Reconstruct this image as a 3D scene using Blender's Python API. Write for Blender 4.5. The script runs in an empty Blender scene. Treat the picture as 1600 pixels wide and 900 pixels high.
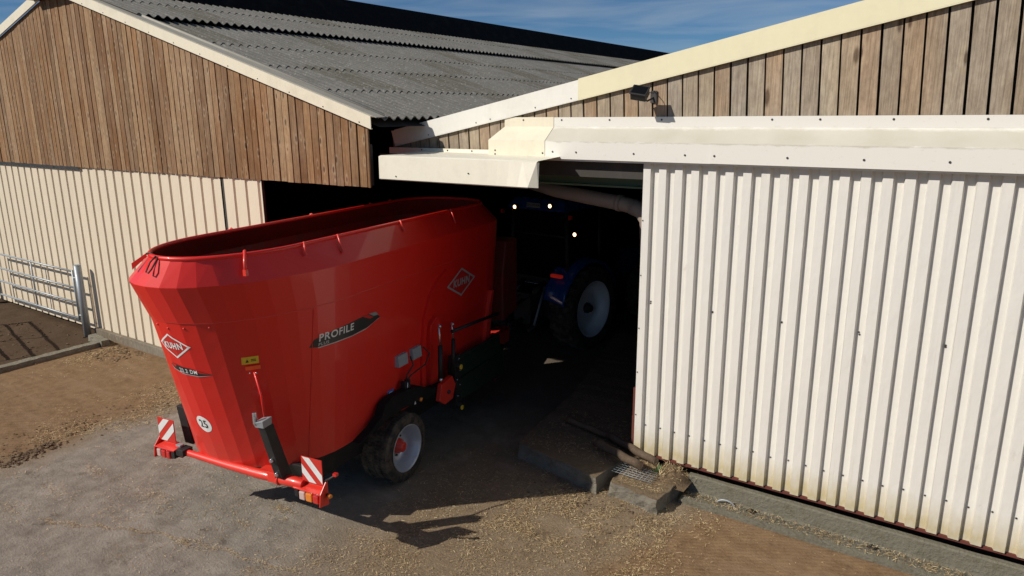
import bpy, bmesh, math, random
from mathutils import Vector, Matrix
from mathutils.bvhtree import BVHTree
R_ = math.radians
random.seed(7)
sc = bpy.context.scene

# ---------------------------------------------------------------- camera
cd = bpy.data.cameras.new("camera"); cam = bpy.data.objects.new("camera", cd)
sc.collection.objects.link(cam); sc.camera = cam
PITCH, YAW, ROLL = R_(13.753), R_(34.601), R_(-0.463)
fwd = Vector((-math.sin(YAW)*math.cos(PITCH), math.cos(YAW)*math.cos(PITCH), -math.sin(PITCH)))
rgt = Vector((math.cos(YAW), math.sin(YAW), 0)); upv = rgt.cross(fwd)
r2 = rgt*math.cos(ROLL)+upv*math.sin(ROLL); u2 = -rgt*math.sin(ROLL)+upv*math.cos(ROLL)
m = Matrix((r2, u2, -fwd)).transposed().to_4x4(); m.translation = Vector((0, 0, 4.7))
cam.matrix_world = m
cd.sensor_width = 36; cd.lens = 36*1109.84/1600; cd.clip_start = .05; cd.clip_end = 2000

# ---------------------------------------------------------------- sun and sky
SUN_TRAVEL = Vector((.80, 1.12, -1.0)).normalized()
ELEV = math.asin(-SUN_TRAVEL.z)
sd = bpy.data.lights.new("sun", 'SUN'); sun = bpy.data.objects.new("sun", sd)
sc.collection.objects.link(sun)
sun.rotation_euler = SUN_TRAVEL.to_track_quat('-Z', 'Y').to_euler()
sd.energy = 4.5; sd.angle = R_(.55); sd.color = (1, .93, .83)
w = bpy.data.worlds.new("World"); sc.world = w; w.use_nodes = True
nt = w.node_tree; bg = nt.nodes['Background']; bg.inputs['Strength'].default_value = .054
sky = nt.nodes.new('ShaderNodeTexSky'); sky.sky_type = 'NISHITA'; sky.sun_disc = False
sky.sun_elevation = ELEV; sky.sun_rotation = math.atan2(-SUN_TRAVEL.x, -SUN_TRAVEL.y)
sky.air_density = .8; sky.dust_density = .1; sky.ozone_density = 3.0; sky.altitude = 600
tc = nt.nodes.new('ShaderNodeTexCoord'); mp = nt.nodes.new('ShaderNodeMapping'); mp.inputs['Scale'].default_value = (1.2, 1.2, 11)
nt.links.new(tc.outputs['Generated'], mp.inputs[0])
nz = nt.nodes.new('ShaderNodeTexNoise'); nz.inputs['Scale'].default_value = 3.4; nz.inputs['Detail'].default_value = 7; nz.inputs['Distortion'].default_value = .6
nt.links.new(mp.outputs[0], nz.inputs['Vector'])
cr = nt.nodes.new('ShaderNodeValToRGB'); cr.color_ramp.elements[0].position = .38; cr.color_ramp.elements[1].position = .8
cr.color_ramp.elements[0].color = (0, 0, 0, 1); cr.color_ramp.elements[1].color = (.5, .5, .5, 1)
nt.links.new(nz.outputs[0], cr.inputs[0])
tint = nt.nodes.new('ShaderNodeMix'); tint.data_type = 'RGBA'; tint.blend_type = 'MULTIPLY'; tint.inputs[0].default_value = 1
nt.links.new(sky.outputs[0], tint.inputs[6]); tint.inputs[7].default_value = (.62, .90, 1.1, 1)
mx = nt.nodes.new('ShaderNodeMix'); mx.data_type = 'RGBA'
nt.links.new(cr.outputs[0], mx.inputs[0]); nt.links.new(tint.outputs[2], mx.inputs[6]); mx.inputs[7].default_value = (8.5, 9.3, 10.2, 1)
nt.links.new(mx.outputs[2], bg.inputs[0])
sc.view_settings.view_transform = 'Standard'; sc.view_settings.look = 'None'; sc.view_settings.gamma = 1
sc.view_settings.exposure = 0

# ---------------------------------------------------------------- material helpers
class NT:
    def __init__(s, name):
        s.m = bpy.data.materials.new(name); s.m.use_nodes = True; s.t = s.m.node_tree
        s.b = s.t.nodes['Principled BSDF']
    def n(s, ty, **kw):
        o = s.t.nodes.new('ShaderNode'+ty)
        for k, v in kw.items(): setattr(o, k, v)
        return o
    def l(s, a, b): s.t.links.new(a, b)
    def noise(s, vec, scale, detail=5, rough=.6, dist=0):
        o = s.n('TexNoise'); o.inputs['Scale'].default_value = scale; o.inputs['Detail'].default_value = detail
        o.inputs['Roughness'].default_value = rough; o.inputs['Distortion'].default_value = dist
        s.l(vec, o.inputs['Vector']); return o.outputs[0]
    def map(s, vec, scale=(1, 1, 1), loc=(0, 0, 0), rot=(0, 0, 0)):
        o = s.n('Mapping'); o.inputs['Scale'].default_value = scale; o.inputs['Location'].default_value = loc; o.inputs['Rotation'].default_value = rot
        s.l(vec, o.inputs[0]); return o.outputs[0]
    def ramp(s, fac, stops):
        o = s.n('ValToRGB'); e = o.color_ramp.elements
        while len(e) < len(stops): e.new(.5)
        for q, (p, c) in zip(e, stops):
            q.position = p; q.color = (*c, 1) if len(c) == 3 else c
        s.l(fac, o.inputs[0]); return o.outputs[0]
    def mix(s, fac, a, b, bl='MIX'):
        o = s.n('Mix', data_type='RGBA', blend_type=bl)
        for v, i in ((fac, 0), (a, 6), (b, 7)):
            if isinstance(v, (int, float)): o.inputs[i].default_value = v
            elif isinstance(v, tuple): o.inputs[i].default_value = (*v, 1) if len(v) == 3 else v
            else: s.l(v, o.inputs[i])
        return o.outputs[2]
    def math(s, op, a, b=0, c=0):
        o = s.n('Math', operation=op)
        for i, v in enumerate((a, b, c)):
            if isinstance(v, (int, float)): o.inputs[i].default_value = v
            else: s.l(v, o.inputs[i])
        return o.outputs[0]
    def coord(s, k='Object'): return s.n('TexCoord').outputs[k]
    def bump(s, h, strength=.3, dist=.02, prev=None):
        o = s.n('Bump'); o.inputs['Strength'].default_value = strength; o.inputs['Distance'].default_value = dist
        s.l(h, o.inputs['Height'])
        if prev is not None: s.l(prev, o.inputs['Normal'])
        s.l(o.outputs[0], s.b.inputs['Normal']); return o.outputs[0]
    def set(s, **kw):
        for k, v in kw.items():
            k = k.replace('_', ' ')
            if isinstance(v, (int, float)): s.b.inputs[k].default_value = v
            elif isinstance(v, tuple): s.b.inputs[k].default_value = (*v, 1) if len(v) == 3 else v
            else: s.l(v, s.b.inputs[k])
        return s.m
BW = ((0, (0, 0, 0)), (1, (1, 1, 1)))
def step(lo, hi): return ((lo, (0, 0, 0)), (hi, (1, 1, 1)))

def paint(name, col, rough=.45, metal=0, coat=0, dirt=.25, dirtcol=(.2, .16, .11), scale=3, spec=.5):
    n = NT(name); c = n.coord()
    f = n.ramp(n.noise(c, scale, 7, .65), step(.5, .75))
    f = n.math('MULTIPLY', f, dirt)
    k = n.mix(f, col, dirtcol)
    stk = n.ramp(n.noise(n.map(c, (9, 9, .8)), scale*.6, 5, .7), step(.52, .8))
    k = n.mix(n.math('MULTIPLY', stk, dirt*.6), k, dirtcol)
    v = n.noise(c, scale*9, 4)
    k = n.mix(.25, k, n.mix(v, tuple(x*.8 for x in col), tuple(min(1, x*1.15) for x in col)))
    r = n.math('ADD', n.math('MULTIPLY', n.noise(c, scale*2.3, 5), .25), rough-.12)
    n.set(Base_Color=k, Roughness=r, Metallic=metal, Coat_Weight=coat, Coat_Roughness=.12, Specular_IOR_Level=spec)
    n.bump(n.noise(c, scale*6, 4), .05, .01)
    return n.m
M = {}
M['cream'] = paint('cream_sheet', (.76, .70, .55), .5, dirt=.2)
M['cream_light'] = paint('pale_cream', (.80, .76, .63), .5, dirt=.16)
M['cream_yellow'] = paint('yellowed_cream', (.77, .72, .49), .55, dirt=.1, scale=1.5)
M['white_trim'] = paint('white_trim', (.80, .785, .72), .5, dirt=.16, scale=2)
M['dark_metal'] = paint('dark_grey_paint', (.03, .031, .033), .5)
M['matt_black'] = paint('matt_black_steel', (.008, .008, .009), .75, dirt=.05, spec=.2)
M['black'] = paint('black_rubber_plastic', (.012, .012, .013), .6, dirt=.1)
M['galv'] = paint('galvanised_steel', (.33, .36, .38), .5, metal=.35, dirt=.2, scale=8)
M['galv_dirty'] = paint('weathered_galvanised_steel', (.3, .34, .37), .5, metal=.4, dirt=.35, scale=6)
M['chrome'] = paint('bright_steel', (.6, .62, .64), .25, metal=.9, dirt=.05)
M['green'] = paint('green_steel_beam', (.10, .16, .09), .6, dirt=.6, dirtcol=(.13, .12, .08))
M['belt'] = paint('dark_green_conveyor_belt', (.012, .03, .017), .5, dirt=.2, dirtcol=(.04, .04, .03))
M['rust'] = paint('red_oxide_steel', (.13, .032, .022), .7, dirt=.5, dirtcol=(.08, .04, .03), scale=8)
M['pipe'] = paint('brown_grey_plastic_pipe', (.33, .27, .22), .6, dirt=.3)
M['blue'] = paint('blue_paint', (.008, .06, .24), .28, coat=.6, dirt=.05)
M['grey_plastic'] = paint('grey_plastic', (.28, .31, .34), .5, dirt=.15)
M['silver_rim'] = paint('silver_wheel_rim', (.50, .53, .58), .4, metal=.35, dirt=.5, scale=5)
M['white_rim'] = paint('white_wheel_rim', (.82, .84, .86), .4, dirt=.15)
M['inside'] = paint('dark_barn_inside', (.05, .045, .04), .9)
M['stain_ground'] = None

def tub_red(name, rough=.3):
    n = NT(name); c = n.coord()
    k = n.mix(n.noise(c, 1.3, 5), (.66, .010, .005), (.76, .016, .007))
    dust = n.math('MULTIPLY', n.ramp(n.noise(n.map(c, (1, 1, .45)), 4, 7, .7), step(.52, .85)), .12)
    k = n.mix(dust, k, (.5, .12, .06))
    scr = n.ramp(n.noise(n.map(c, (1, 1, 14), rot=(.3, .1, 0)), 3.5, 6, .8), step(.66, .72))
    k = n.mix(n.math('MULTIPLY', scr, .25), k, (.55, .16, .10))
    sz = n.n('SeparateXYZ'); n.l(c, sz.inputs[0])
    low = n.math('ADD', sz.outputs[2], n.math('MULTIPLY', n.noise(c, 3.5, 7, .75), -1.3))
    k = n.mix(n.math('MULTIPLY', n.ramp(low, [(.0, (1, 1, 1)), (.9, (0, 0, 0))]), .16), k, (.34, .20, .13))
    fine = n.ramp(n.noise(c, 70, 3), step(.6, .75))
    k = n.mix(n.math('MULTIPLY', fine, .10), k, (.5, .3, .2))
    r = n.math('ADD', n.math('MULTIPLY', n.noise(c, 2.5, 6), .18), rough+.05)
    n.set(Base_Color=k, Roughness=r, Coat_Weight=.30, Coat_Roughness=.05, Specular_IOR_Level=.45)
    n.bump(n.noise(c, 1.6, 2), .06, .02)
    return n.m
M['red'] = tub_red('red_paint', .30)
M['red_bright'] = paint('bright_red_paint', (.72, .035, .02), .4, dirt=.12, coat=.3)
n = NT('worn_dark_red_steel'); c = n.coord()
k = n.mix(n.ramp(n.noise(n.map(c, (1, 1, .3)), 6, 7), step(.4, .7)), (.24, .02, .012), (.14, .05, .035))
M['red_inside'] = n.set(Base_Color=k, Roughness=.55)

def glow(name, col, strength):
    n = NT(name); return n.set(Base_Color=col, Emission_Color=col, Emission_Strength=strength)
M['lamp_lit'] = glow('lit_work_lamp', (1, .62, .30), 5)
M['tail_lit'] = glow('lit_tail_lamp', (.9, .03, .015), .12)
M['red_lens'] = paint('red_lens', (.55, .02, .015), .15, coat=1, dirt=.05)
M['amber_lens'] = paint('amber_lens', (.75, .22, .02), .15, coat=1, dirt=.05)
M['clear_lens'] = paint('clear_lens', (.6, .42, .38), .12, coat=1, dirt=.05)
M['decal_white'] = paint('white_print', (.82, .82, .80), .4, dirt=.05)
M['decal_silver'] = paint('silver_print', (.46, .46, .45), .35, metal=.2, dirt=.05)
M['decal_grey'] = paint('grey_print', (.27, .28, .28), .4, dirt=.05)
M['decal_black'] = paint('black_print', (.02, .02, .022), .35, dirt=.05)
M['decal_red'] = paint('red_print', (.55, .02, .015), .35, dirt=.05)
M['decal_yellow'] = paint('yellow_print', (.75, .50, .03), .45, dirt=.05)
M['decal_orange'] = paint('orange_reflector_tape', (1.0, .13, .03), .4, dirt=0)
M['decal_blue'] = paint('blue_print', (.03, .16, .60), .4, dirt=.05)
M['stripe_white'] = paint('white_reflective_foil', (.72, .72, .70), .4, dirt=.3, scale=8)
M['stripe_red'] = paint('red_reflective_foil', (.55, .03, .02), .35, dirt=.1)
n = NT('dark_glass'); M['glass'] = n.set(Base_Color=(.006, .007, .008), Roughness=.12, Metallic=0, IOR=1.15)

def rubber():
    n = NT('tyre_rubber'); c = n.coord()
    k = n.mix(n.ramp(n.noise(c, 9, 6), step(.4, .65)), (.02, .018, .017), (.10, .08, .058))
    n.set(Base_Color=k, Roughness=.8); n.bump(n.noise(c, 60, 3), .2, .004); return n.m
M['rubber'] = rubber()

def wood(name, cols, grey, greyamt, kx=6.5, kz=2.6):
    n = NT(name); c = n.coord(); rnd = n.n('NewGeometry').outputs['Random Per Island']
    off = n.n('CombineXYZ'); n.l(n.math('MULTIPLY', rnd, 37), off.inputs[2]); n.l(n.math('MULTIPLY', rnd, 91), off.inputs[0])
    va = n.n('VectorMath', operation='ADD'); n.l(c, va.inputs[0]); n.l(off.outputs[0], va.inputs[1]); v = va.outputs[0]
    base = n.ramp(rnd, [(i/(len(cols)-1), q) for i, q in enumerate(cols)])
    # broad patches that run across neighbouring boards
    patch = n.ramp(n.noise(n.map(c, (1, 1, .45)), .9, 5, .6), step(.40, .68))
    base = n.mix(n.math('MULTIPLY', patch, greyamt), base, grey)
    own = n.ramp(n.noise(n.map(v, (1, 1, .5)), 1.6, 3), step(.4, .7))
    base = n.mix(n.math('MULTIPLY', own, .4), base, grey)
    grain = n.noise(n.map(v, (38, 38, 1.3)), 2.0, 6, .65, .5)
    g2 = n.ramp(grain, [(.3, (.45, .40, .36)), (.6, (1.05, 1.03, 1.0)), (.8, (1.25, 1.22, 1.18))])
    base = n.mix(.75, base, g2, 'MULTIPLY')
    # knots
    kv = n.n('TexVoronoi', feature='F1', voronoi_dimensions='2D'); kv.inputs['Scale'].default_value = 1; kv.inputs['Randomness'].default_value = 1
    ks = n.n('SeparateXYZ'); n.l(v, ks.inputs[0]); kc = n.n('CombineXYZ'); n.l(n.math('MULTIPLY', ks.outputs[0], kx), kc.inputs[0]); n.l(n.math('MULTIPLY', ks.outputs[2], kz), kc.inputs[1])
    n.l(kc.outputs[0], kv.inputs['Vector'])
    cs_ = n.n('SeparateColor'); n.l(kv.outputs['Color'], cs_.inputs[0]); sel = n.ramp(cs_.outputs[0], step(.55, .6))
    kn = n.math('MULTIPLY', sel, n.ramp(n.math('MULTIPLY', kv.outputs['Distance'], n.math('ADD', cs_.outputs[1], .5)), [(.05, (1, 1, 1)), (.11, (0, 0, 0))]))
    base = n.mix(n.math('MULTIPLY', kn, .75), base, (.07, .04, .022))
    ring = n.ramp(kv.outputs['Distance'], [(.09, (0, 0, 0)), (.15, (1, 1, 1)), (.26, (0, 0, 0))])
    ring = n.math('MULTIPLY', ring, n.ramp(cs_.outputs[0], step(.35, .5)))
    base = n.mix(n.math('MULTIPLY', ring, .45), base, (.46, .37, .26))
    big = n.ramp(n.noise(n.map(c, (1, 1, .8)), .55, 6, .65), step(.42, .62))
    base = n.mix(n.math('MULTIPLY', big, .45), base, n.mix(1.0, base, (.62, .50, .40), 'MULTIPLY'))
    mott = n.ramp(n.noise(n.map(v, (6, 6, 3)), 3, 6, .7), [(.35, (.72, .68, .64)), (.65, (1.2, 1.18, 1.14))])
    base = n.mix(.6, base, mott, 'MULTIPLY')
    # rain streaks
    st = n.ramp(n.noise(n.map(v, (14, 14, .25)), 2.5, 4), step(.55, .75))
    base = n.mix(n.math('MULTIPLY', st, .4), base, (.11, .065, .035))
    n.set(Base_Color=base, Roughness=.82, Specular_IOR_Level=.25)
    n.bump(grain, .5, .006)
    return n.m
M['wood_left'] = wood('brown_weathered_timber', [(.17, .085, .036), (.34, .195, .09), (.23, .115, .048), (.43, .29, .165), (.14, .072, .034), (.33, .17, .072), (.38, .26, .155)], (.37, .28, .195), .4)
M['wood_right'] = wood('grey_weathered_timber', [(.36, .29, .21), (.43, .37, .29), (.44, .29, .17), (.36, .325, .28), (.33, .26, .19), (.47, .40, .30), (.34, .22, .13)], (.38, .345, .29), .7, 4.2, 1.3)
M['wood_plinth'] = wood('grey_plinth_timber', [(.20, .18, .14), (.26, .23, .18)], (.24, .23, .2), .6)
M['bark'] = wood('bark', [(.10, .075, .05), (.14, .10, .07)], (.12, .10, .08), .4)

def sheet(name, col, stain):
    n = NT(name); c = n.coord()
    sep = n.n('SeparateXYZ'); n.l(c, sep.inputs[0])
    k = n.mix(n.noise(n.map(c, (1, 1, .3)), 1.1, 5), tuple(x*.93 for x in col), col)
    if stain:
        # rust-yellow tide marks near the foot of the sheet
        h = n.math('ADD', sep.outputs[2], n.math('MULTIPLY', n.noise(n.map(c, (4, 1, 1)), 4.0, 4), -.34))
        band = n.ramp(h, [(.02, (.5, .5, .5)), (.16, (1, 1, 1)), (.27, (.5, .5, .5)), (.50, (0, 0, 0))])
        k = n.mix(n.math('MULTIPLY', band, .85), k, (.50, .41, .19))
        # fly-dirt specks and scuffs
        sp = n.n('TexVoronoi', feature='F1'); sp.inputs['Scale'].default_value = 9; n.l(n.map(c, (1, .2, 1)), sp.inputs['Vector'])
        sm = n.ramp(sp.outputs['Distance'], [(.012, (1, 1, 1)), (.03, (0, 0, 0))])
        k = n.mix(n.math('MULTIPLY', sm, .6), k, (.2, .16, .12))
        sc_ = n.ramp(n.noise(n.map(c, (1, 1, .4), rot=(0, .5, 0)), 7, 6, .7), step(.64, .72))
        k = n.mix(n.math('MULTIPLY', sc_, .28), k, (.34, .29, .22))
    panel = n.math('FLOOR', n.math('MULTIPLY', n.math('ADD', sep.outputs[0], 30.66), 1/1.015))
    pw = n.n('TexWhiteNoise', noise_dimensions='1D'); n.l(panel, pw.inputs['W'])
    k = n.mix(n.math('MULTIPLY', pw.outputs['Value'], .22), k, tuple(x*.82 for x in col))
    fr = n.math('FRACT', n.math('MULTIPLY', n.math('ADD', sep.outputs[0], 30.66), 1/1.015))
    seam = n.ramp(fr, [(0, (1, 1, 1)), (.006, (0, 0, 0))])
    k = n.mix(n.math('MULTIPLY', seam, .5), k, (.22, .19, .15))
    if stain:
        foot = n.math('ADD', sep.outputs[2], n.math('MULTIPLY', n.noise(n.map(c, (1, 1, 2)), 5, 7, .75), -.75))
        k = n.mix(n.math('MULTIPLY', n.ramp(foot, [(.0, (1, 1, 1)), (.30, (0, 0, 0))]), .16), k, (.38, .30, .20))
        run = n.ramp(n.noise(n.map(c, (22, 22, .22)), 1.5, 5, .7), step(.62, .72))
        k = n.mix(n.math('MULTIPLY', run, .3), k, (.46, .38, .26))
    stv = n.ramp(n.noise(n.map(c, (16, 16, .35)), 1.2, 4), step(.5, .8))
    k = n.mix(n.math('MULTIPLY', stv, .16), k, tuple(x*.68 for x in col))
    n.set(Base_Color=k, Roughness=.48, Specular_IOR_Level=.4)
    b1 = n.bump(n.noise(n.map(c, (1, 1, .5)), 4.5, 4), .28, .04)
    return n.m
M['sheet_right'] = sheet('white_profiled_sheet', (.74, .72, .665), True)
M['sheet_left'] = sheet('cream_profiled_sheet', (.75, .65, .50), False)

def trim_dirty():
    n = NT('algae_dusted_white_trim'); c = n.coord(); sep = n.n('SeparateXYZ'); n.l(c, sep.inputs[0])
    z = n.math('ADD', sep.outputs[2], n.math('MULTIPLY', n.math('SUBTRACT', n.noise(n.map(c, (1.5, 1, 4)), 3, 7, .7), .5), .10))
    band = n.ramp(z, [(0, (0, 0, 0)), (.5, (0, 0, 0))])
    r = n.n('MapRange'); r.inputs[1].default_value = 4.34; r.inputs[2].default_value = 4.36; n.l(z, r.inputs[0])
    r2_ = n.n('MapRange'); r2_.inputs[1].default_value = 4.50; r2_.inputs[2].default_value = 4.54; r2_.inputs[3].default_value = 1; r2_.inputs[4].default_value = 0; n.l(z, r2_.inputs[0])
    f = n.math('MULTIPLY', r.outputs[0], r2_.outputs[0])
    f = n.math('MULTIPLY', f, n.math('ADD', n.math('MULTIPLY', n.noise(c, 2.2, 5), .6), .4))
    low = n.ramp(z, [(0, (1, 1, 1)), (1, (1, 1, 1))]); k = n.mix(f, (.74, .72, .66), (.47, .44, .35))
    sp = n.ramp(n.noise(c, 28, 5), step(.62, .7)); k = n.mix(n.math('MULTIPLY', sp, .2), k, (.45, .42, .34))
    return n.set(Base_Color=k, Roughness=.5)
M['trim_dirty'] = trim_dirty()

def fibre():
    n = NT('fibre_cement_sheet'); c = n.coord()
    sep = n.n('SeparateXYZ'); n.l(c, sep.inputs[0])
    k = n.mix(n.noise(c, 2.0, 7, .7), (.095, .092, .082), (.215, .21, .195))
    # sheet-sized darker mossy bands running down the slope
    row = n.math('FLOOR', n.math('MULTIPLY', n.math('ADD', sep.outputs[0], 40.0), 1/1.42))
    colm = n.math('FLOOR', n.math('MULTIPLY', sep.outputs[1], 1/1.05))
    cv = n.n('CombineXYZ'); n.l(row, cv.inputs[0]); n.l(colm, cv.inputs[1])
    wn = n.n('TexWhiteNoise', noise_dimensions='3D'); n.l(cv.outputs[0], wn.inputs[0])
    dk = n.ramp(wn.outputs[0], [(.70, (0, 0, 0)), (.74, (1, 1, 1))])
    dk = n.math('MULTIPLY', dk, n.ramp(n.noise(n.map(c, (.4, 5, 1)), 2, 5), step(.3, .6)))
    k = n.mix(n.math('MULTIPLY', dk, .65), k, (.075, .07, .045))
    sp = n.ramp(n.noise(c, 22, 6, .8), step(.55, .62))
    k = n.mix(n.math('MULTIPLY', sp, .6), k, (.36, .355, .33))
    sd_ = n.ramp(n.noise(c, 13, 6, .8), step(.58, .64))
    k = n.mix(n.math('MULTIPLY', sd_, .6), k, (.06, .057, .045))
    st = n.ramp(n.noise(n.map(c, (.5, 9, 1)), 2.5, 4), step(.5, .8))
    k = n.mix(n.math('MULTIPLY', st, .5), k, (.09, .088, .08))
    n.set(Base_Color=k, Roughness=.9, Specular_IOR_Level=.2); n.bump(n.noise(c, 45, 4), .4, .006); return n.m
M['fibre'] = fibre()
M['fibre_pale'] = paint('pale_cement_verge', (.34, .325, .28), .8, dirt=.4, scale=5)
M['ridge_dark'] = paint('dark_ridge_sheet', (.007, .008, .009), .95, dirt=.1, spec=.1)

def concrete(name, a, b, moss=.2, dirty=False):
    n = NT(name); c = n.coord('Generated' if False else 'Object')
    k = n.mix(n.noise(c, 3, 8, .7), a, b)
    k = n.mix(n.math('MULTIPLY', n.ramp(n.noise(c, 8, 7, .7), step(.5, .65)), moss), k, (.10, .085, .05))
    k = n.mix(n.math('MULTIPLY', n.ramp(n.noise(c, 60, 3), step(.6, .7)), .3), k, (.34, .31, .27))
    if dirty:
        nrm = n.n('NewGeometry').outputs['Normal']; ns = n.n('SeparateXYZ'); n.l(nrm, ns.inputs[0])
        up = n.ramp(n.math('ADD', ns.outputs[2], n.math('MULTIPLY', n.math('SUBTRACT', n.noise(c, 5, 6, .7), .5), .7)), step(.55, .75))
        k = n.mix(n.math('MULTIPLY', up, .85), k, n.mix(n.noise(c, 20, 6, .7), (.08, .055, .03), (.24, .17, .10)))
    n.set(Base_Color=k, Roughness=.9, Specular_IOR_Level=.2); n.bump(n.noise(c, 25, 6), .8, .03); return n.m
M['conc'] = concrete('old_concrete', (.17, .155, .12), (.26, .24, .19), .35)
M['conc_dirty'] = concrete('broken_dirty_concrete', (.12, .105, .08), (.25, .23, .19), .5, True)
M['conc_strip'] = concrete('greenish_concrete', (.125, .117, .088), (.195, .182, .142), .45)

def ground_mat():
    n = NT('yard_ground'); c = n.coord()
    sep = n.n('SeparateXYZ'); n.l(c, sep.inputs[0]); X, Y = sep.outputs[0], sep.outputs[1]
    wob = n.math('MULTIPLY', n.math('SUBTRACT', n.noise(c, .9, 6, .65), .5), 1.6)
    wob2 = n.math('MULTIPLY', n.math('SUBTRACT', n.noise(c, 3.5, 5, .65), .5), .5)
    def rng(v, lo, hi):
        r = n.n('MapRange'); r.inputs[1].default_value = lo; r.inputs[2].default_value = hi; n.l(v, r.inputs[0]); return r.outputs[0]
    # concrete apron
    big = n.noise(c, .7, 6, .6); med = n.noise(c, 5, 8, .72)
    conc = n.mix(n.ramp(med, step(.3, .7)), (.165, .145, .118), (.32, .285, .24))
    conc = n.mix(n.math('MULTIPLY', n.ramp(big, step(.4, .65)), .35), conc, (.20, .172, .142))
    smudge = n.ramp(n.noise(n.map(c, (1, 2.4, 1), rot=(0, 0, .5)), 2.6, 8, .72), step(.57, .70))
    conc = n.mix(n.math('MULTIPLY', smudge, .6), conc, (.125, .098, .07))
    pits = n.ramp(n.noise(c, 26, 6, .75), step(.60, .70))
    conc = n.mix(n.math('MULTIPLY', pits, .35), conc, (.085, .07, .055))
    lt = n.ramp(n.noise(c, 16, 7, .75), step(.58, .72)); conc = n.mix(n.math('MULTIPLY', lt, .3), conc, (.36, .33, .29))
    # straw-dusted earth
    dust = n.mix(n.noise(c, 9, 8, .75), (.13, .095, .06), (.29, .22, .145))
    dd = n.ramp(n.noise(c, 3.2, 8, .75), step(.5, .66))
    dust = n.mix(n.math('MULTIPLY', dd, .6), dust, (.10, .068, .038))
    dl = n.ramp(n.noise(n.map(c, (1, 1, 1), (5, 1, 0)), 1.5, 7, .7), step(.54, .7))
    dust = n.mix(n.math('MULTIPLY', dl, .45), dust, (.40, .33, .25))
    dust = n.mix(n.math('MULTIPLY', n.ramp(n.noise(c, 45, 4, .7), step(.52, .66)), .5), dust, (.42, .31, .19))
    # brown earth with fine grooves
    mud = n.mix(n.ramp(n.noise(c, 6, 8, .75), step(.3, .7)), (.145, .088, .045), (.29, .190, .105))
    mud = n.mix(n.math('MULTIPLY', n.ramp(n.noise(c, 1.3, 6), step(.5, .7)), .4), mud, (.23, .155, .095))
    wv = n.n('TexWave', wave_type='BANDS', bands_direction='X'); wv.inputs['Scale'].default_value = 5.2; wv.inputs['Distortion'].default_value = 1.2
    wv.inputs['Detail'].default_value = 3; wv.inputs['Detail Scale'].default_value = 2
    n.l(n.map(c, rot=(0, 0, 1.05)), wv.inputs['Vector'])
    wm = wv.outputs['Fac']
    mud = n.mix(n.math('MULTIPLY', wm, .16), mud, (.09, .052, .028))
    mud = n.mix(n.math('MULTIPLY', n.ramp(n.noise(c, 55, 3), step(.62, .7)), .45), mud, (.34, .24, .15))
    wet = n.mix(n.noise(c, 5, 7, .7), (.05, .033, .02), (.115, .075, .045))
    trk = n.n('TexWave', wave_type='BANDS', bands_direction='X'); trk.inputs['Scale'].default_value = .42; trk.inputs['Distortion'].default_value = 2.2; trk.inputs['Detail'].default_value = 4; trk.inputs['Detail Scale'].default_value = 1.2
    n.l(n.map(c, rot=(0, 0, -.35)), trk.inputs['Vector'])
    tf = n.math('MULTIPLY', n.ramp(trk.outputs['Fac'], step(.55, .85)), n.ramp(n.noise(c, 2.2, 7, .75), step(.35, .6)))
    conc = n.mix(n.math('MULTIPLY', tf, .38), conc, (.36, .325, .275))
    stn = n.ramp(n.noise(n.map(c, (1, 1.3, 1), (7, 3, 0)), 1.9, 8, .75), step(.60, .66))
    conc = n.mix(n.math('MULTIPLY', stn, .65), conc, (.085, .065, .045))
    pale = n.ramp(n.noise(n.map(c, (1, 1.8, 1), (2, 5, 0), (0, 0, .6)), 1.4, 8, .72), step(.52, .68))
    conc = n.mix(n.math('MULTIPLY', pale, .5), conc, (.40, .36, .305))
    mtf = n.ramp(n.noise(n.map(c, (.35, 2.5, 1), rot=(0, 0, .25)), 1.6, 7, .7), step(.48, .66))
    mud = n.mix(n.math('MULTIPLY', mtf, .5), mud, (.27, .185, .115))
    mdk = n.ramp(n.noise(n.map(c, (1, 1, 1), (3, 9, 0)), 2.4, 8, .78), step(.57, .66))
    mud = n.mix(n.math('MULTIPLY', mdk, .5), mud, (.07, .045, .026))
    # masks
    left = rng(n.math('ADD', n.math('MULTIPLY', X, -1), wob), 11.0, 11.35)      # x < -11.2
    farleft = rng(n.math('ADD', n.math('MULTIPLY', X, -1), wob2), 15.3, 15.6)
    right = rng(n.math('ADD', n.math('ADD', X, n.math('MULTIPLY', Y, -.35)), wob2), -5.25, -4.95)
    dm = n.math('MULTIPLY', rng(n.math('ADD', n.math('ADD', X, n.math('MULTIPLY', Y, .25)), wob), -5.3, -3.9), 1)
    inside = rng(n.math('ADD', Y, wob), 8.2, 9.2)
    col = n.mix(dm, conc, dust)
    patchy = n.ramp(n.noise(n.map(c, (1, 1.6, 1)), 1.1, 7, .72), step(.60, .68))
    col = n.mix(n.math('MULTIPLY', patchy, .75), col, dust)
    # edge litter between apron and earth
    edge = n.math('MULTIPLY', rng(n.math('ADD', n.math('MULTIPLY', X, -1), wob), 10.5, 11.1), 1)
    col = n.mix(edge, col, dust); col = n.mix(left, col, mud)
    col = n.mix(right, col, mud); col = n.mix(farleft, col, wet)
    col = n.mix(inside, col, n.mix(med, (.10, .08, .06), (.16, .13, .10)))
    # cracks
    vo = n.n('TexVoronoi', feature='DISTANCE_TO_EDGE'); vo.inputs['Scale'].default_value = .42
    wv2 = n.n('VectorMath', operation='ADD'); n.l(c, wv2.inputs[0])
    nn = n.n('TexNoise'); nn.inputs['Scale'].default_value = 1.6; nn.inputs['Detail'].default_value = 6; n.l(c, nn.inputs['Vector'])
    sc2 = n.n('VectorMath', operation='SCALE'); n.l(nn.outputs['Color'], sc2.inputs[0]); sc2.inputs['Scale'].default_value = 1.0
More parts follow.
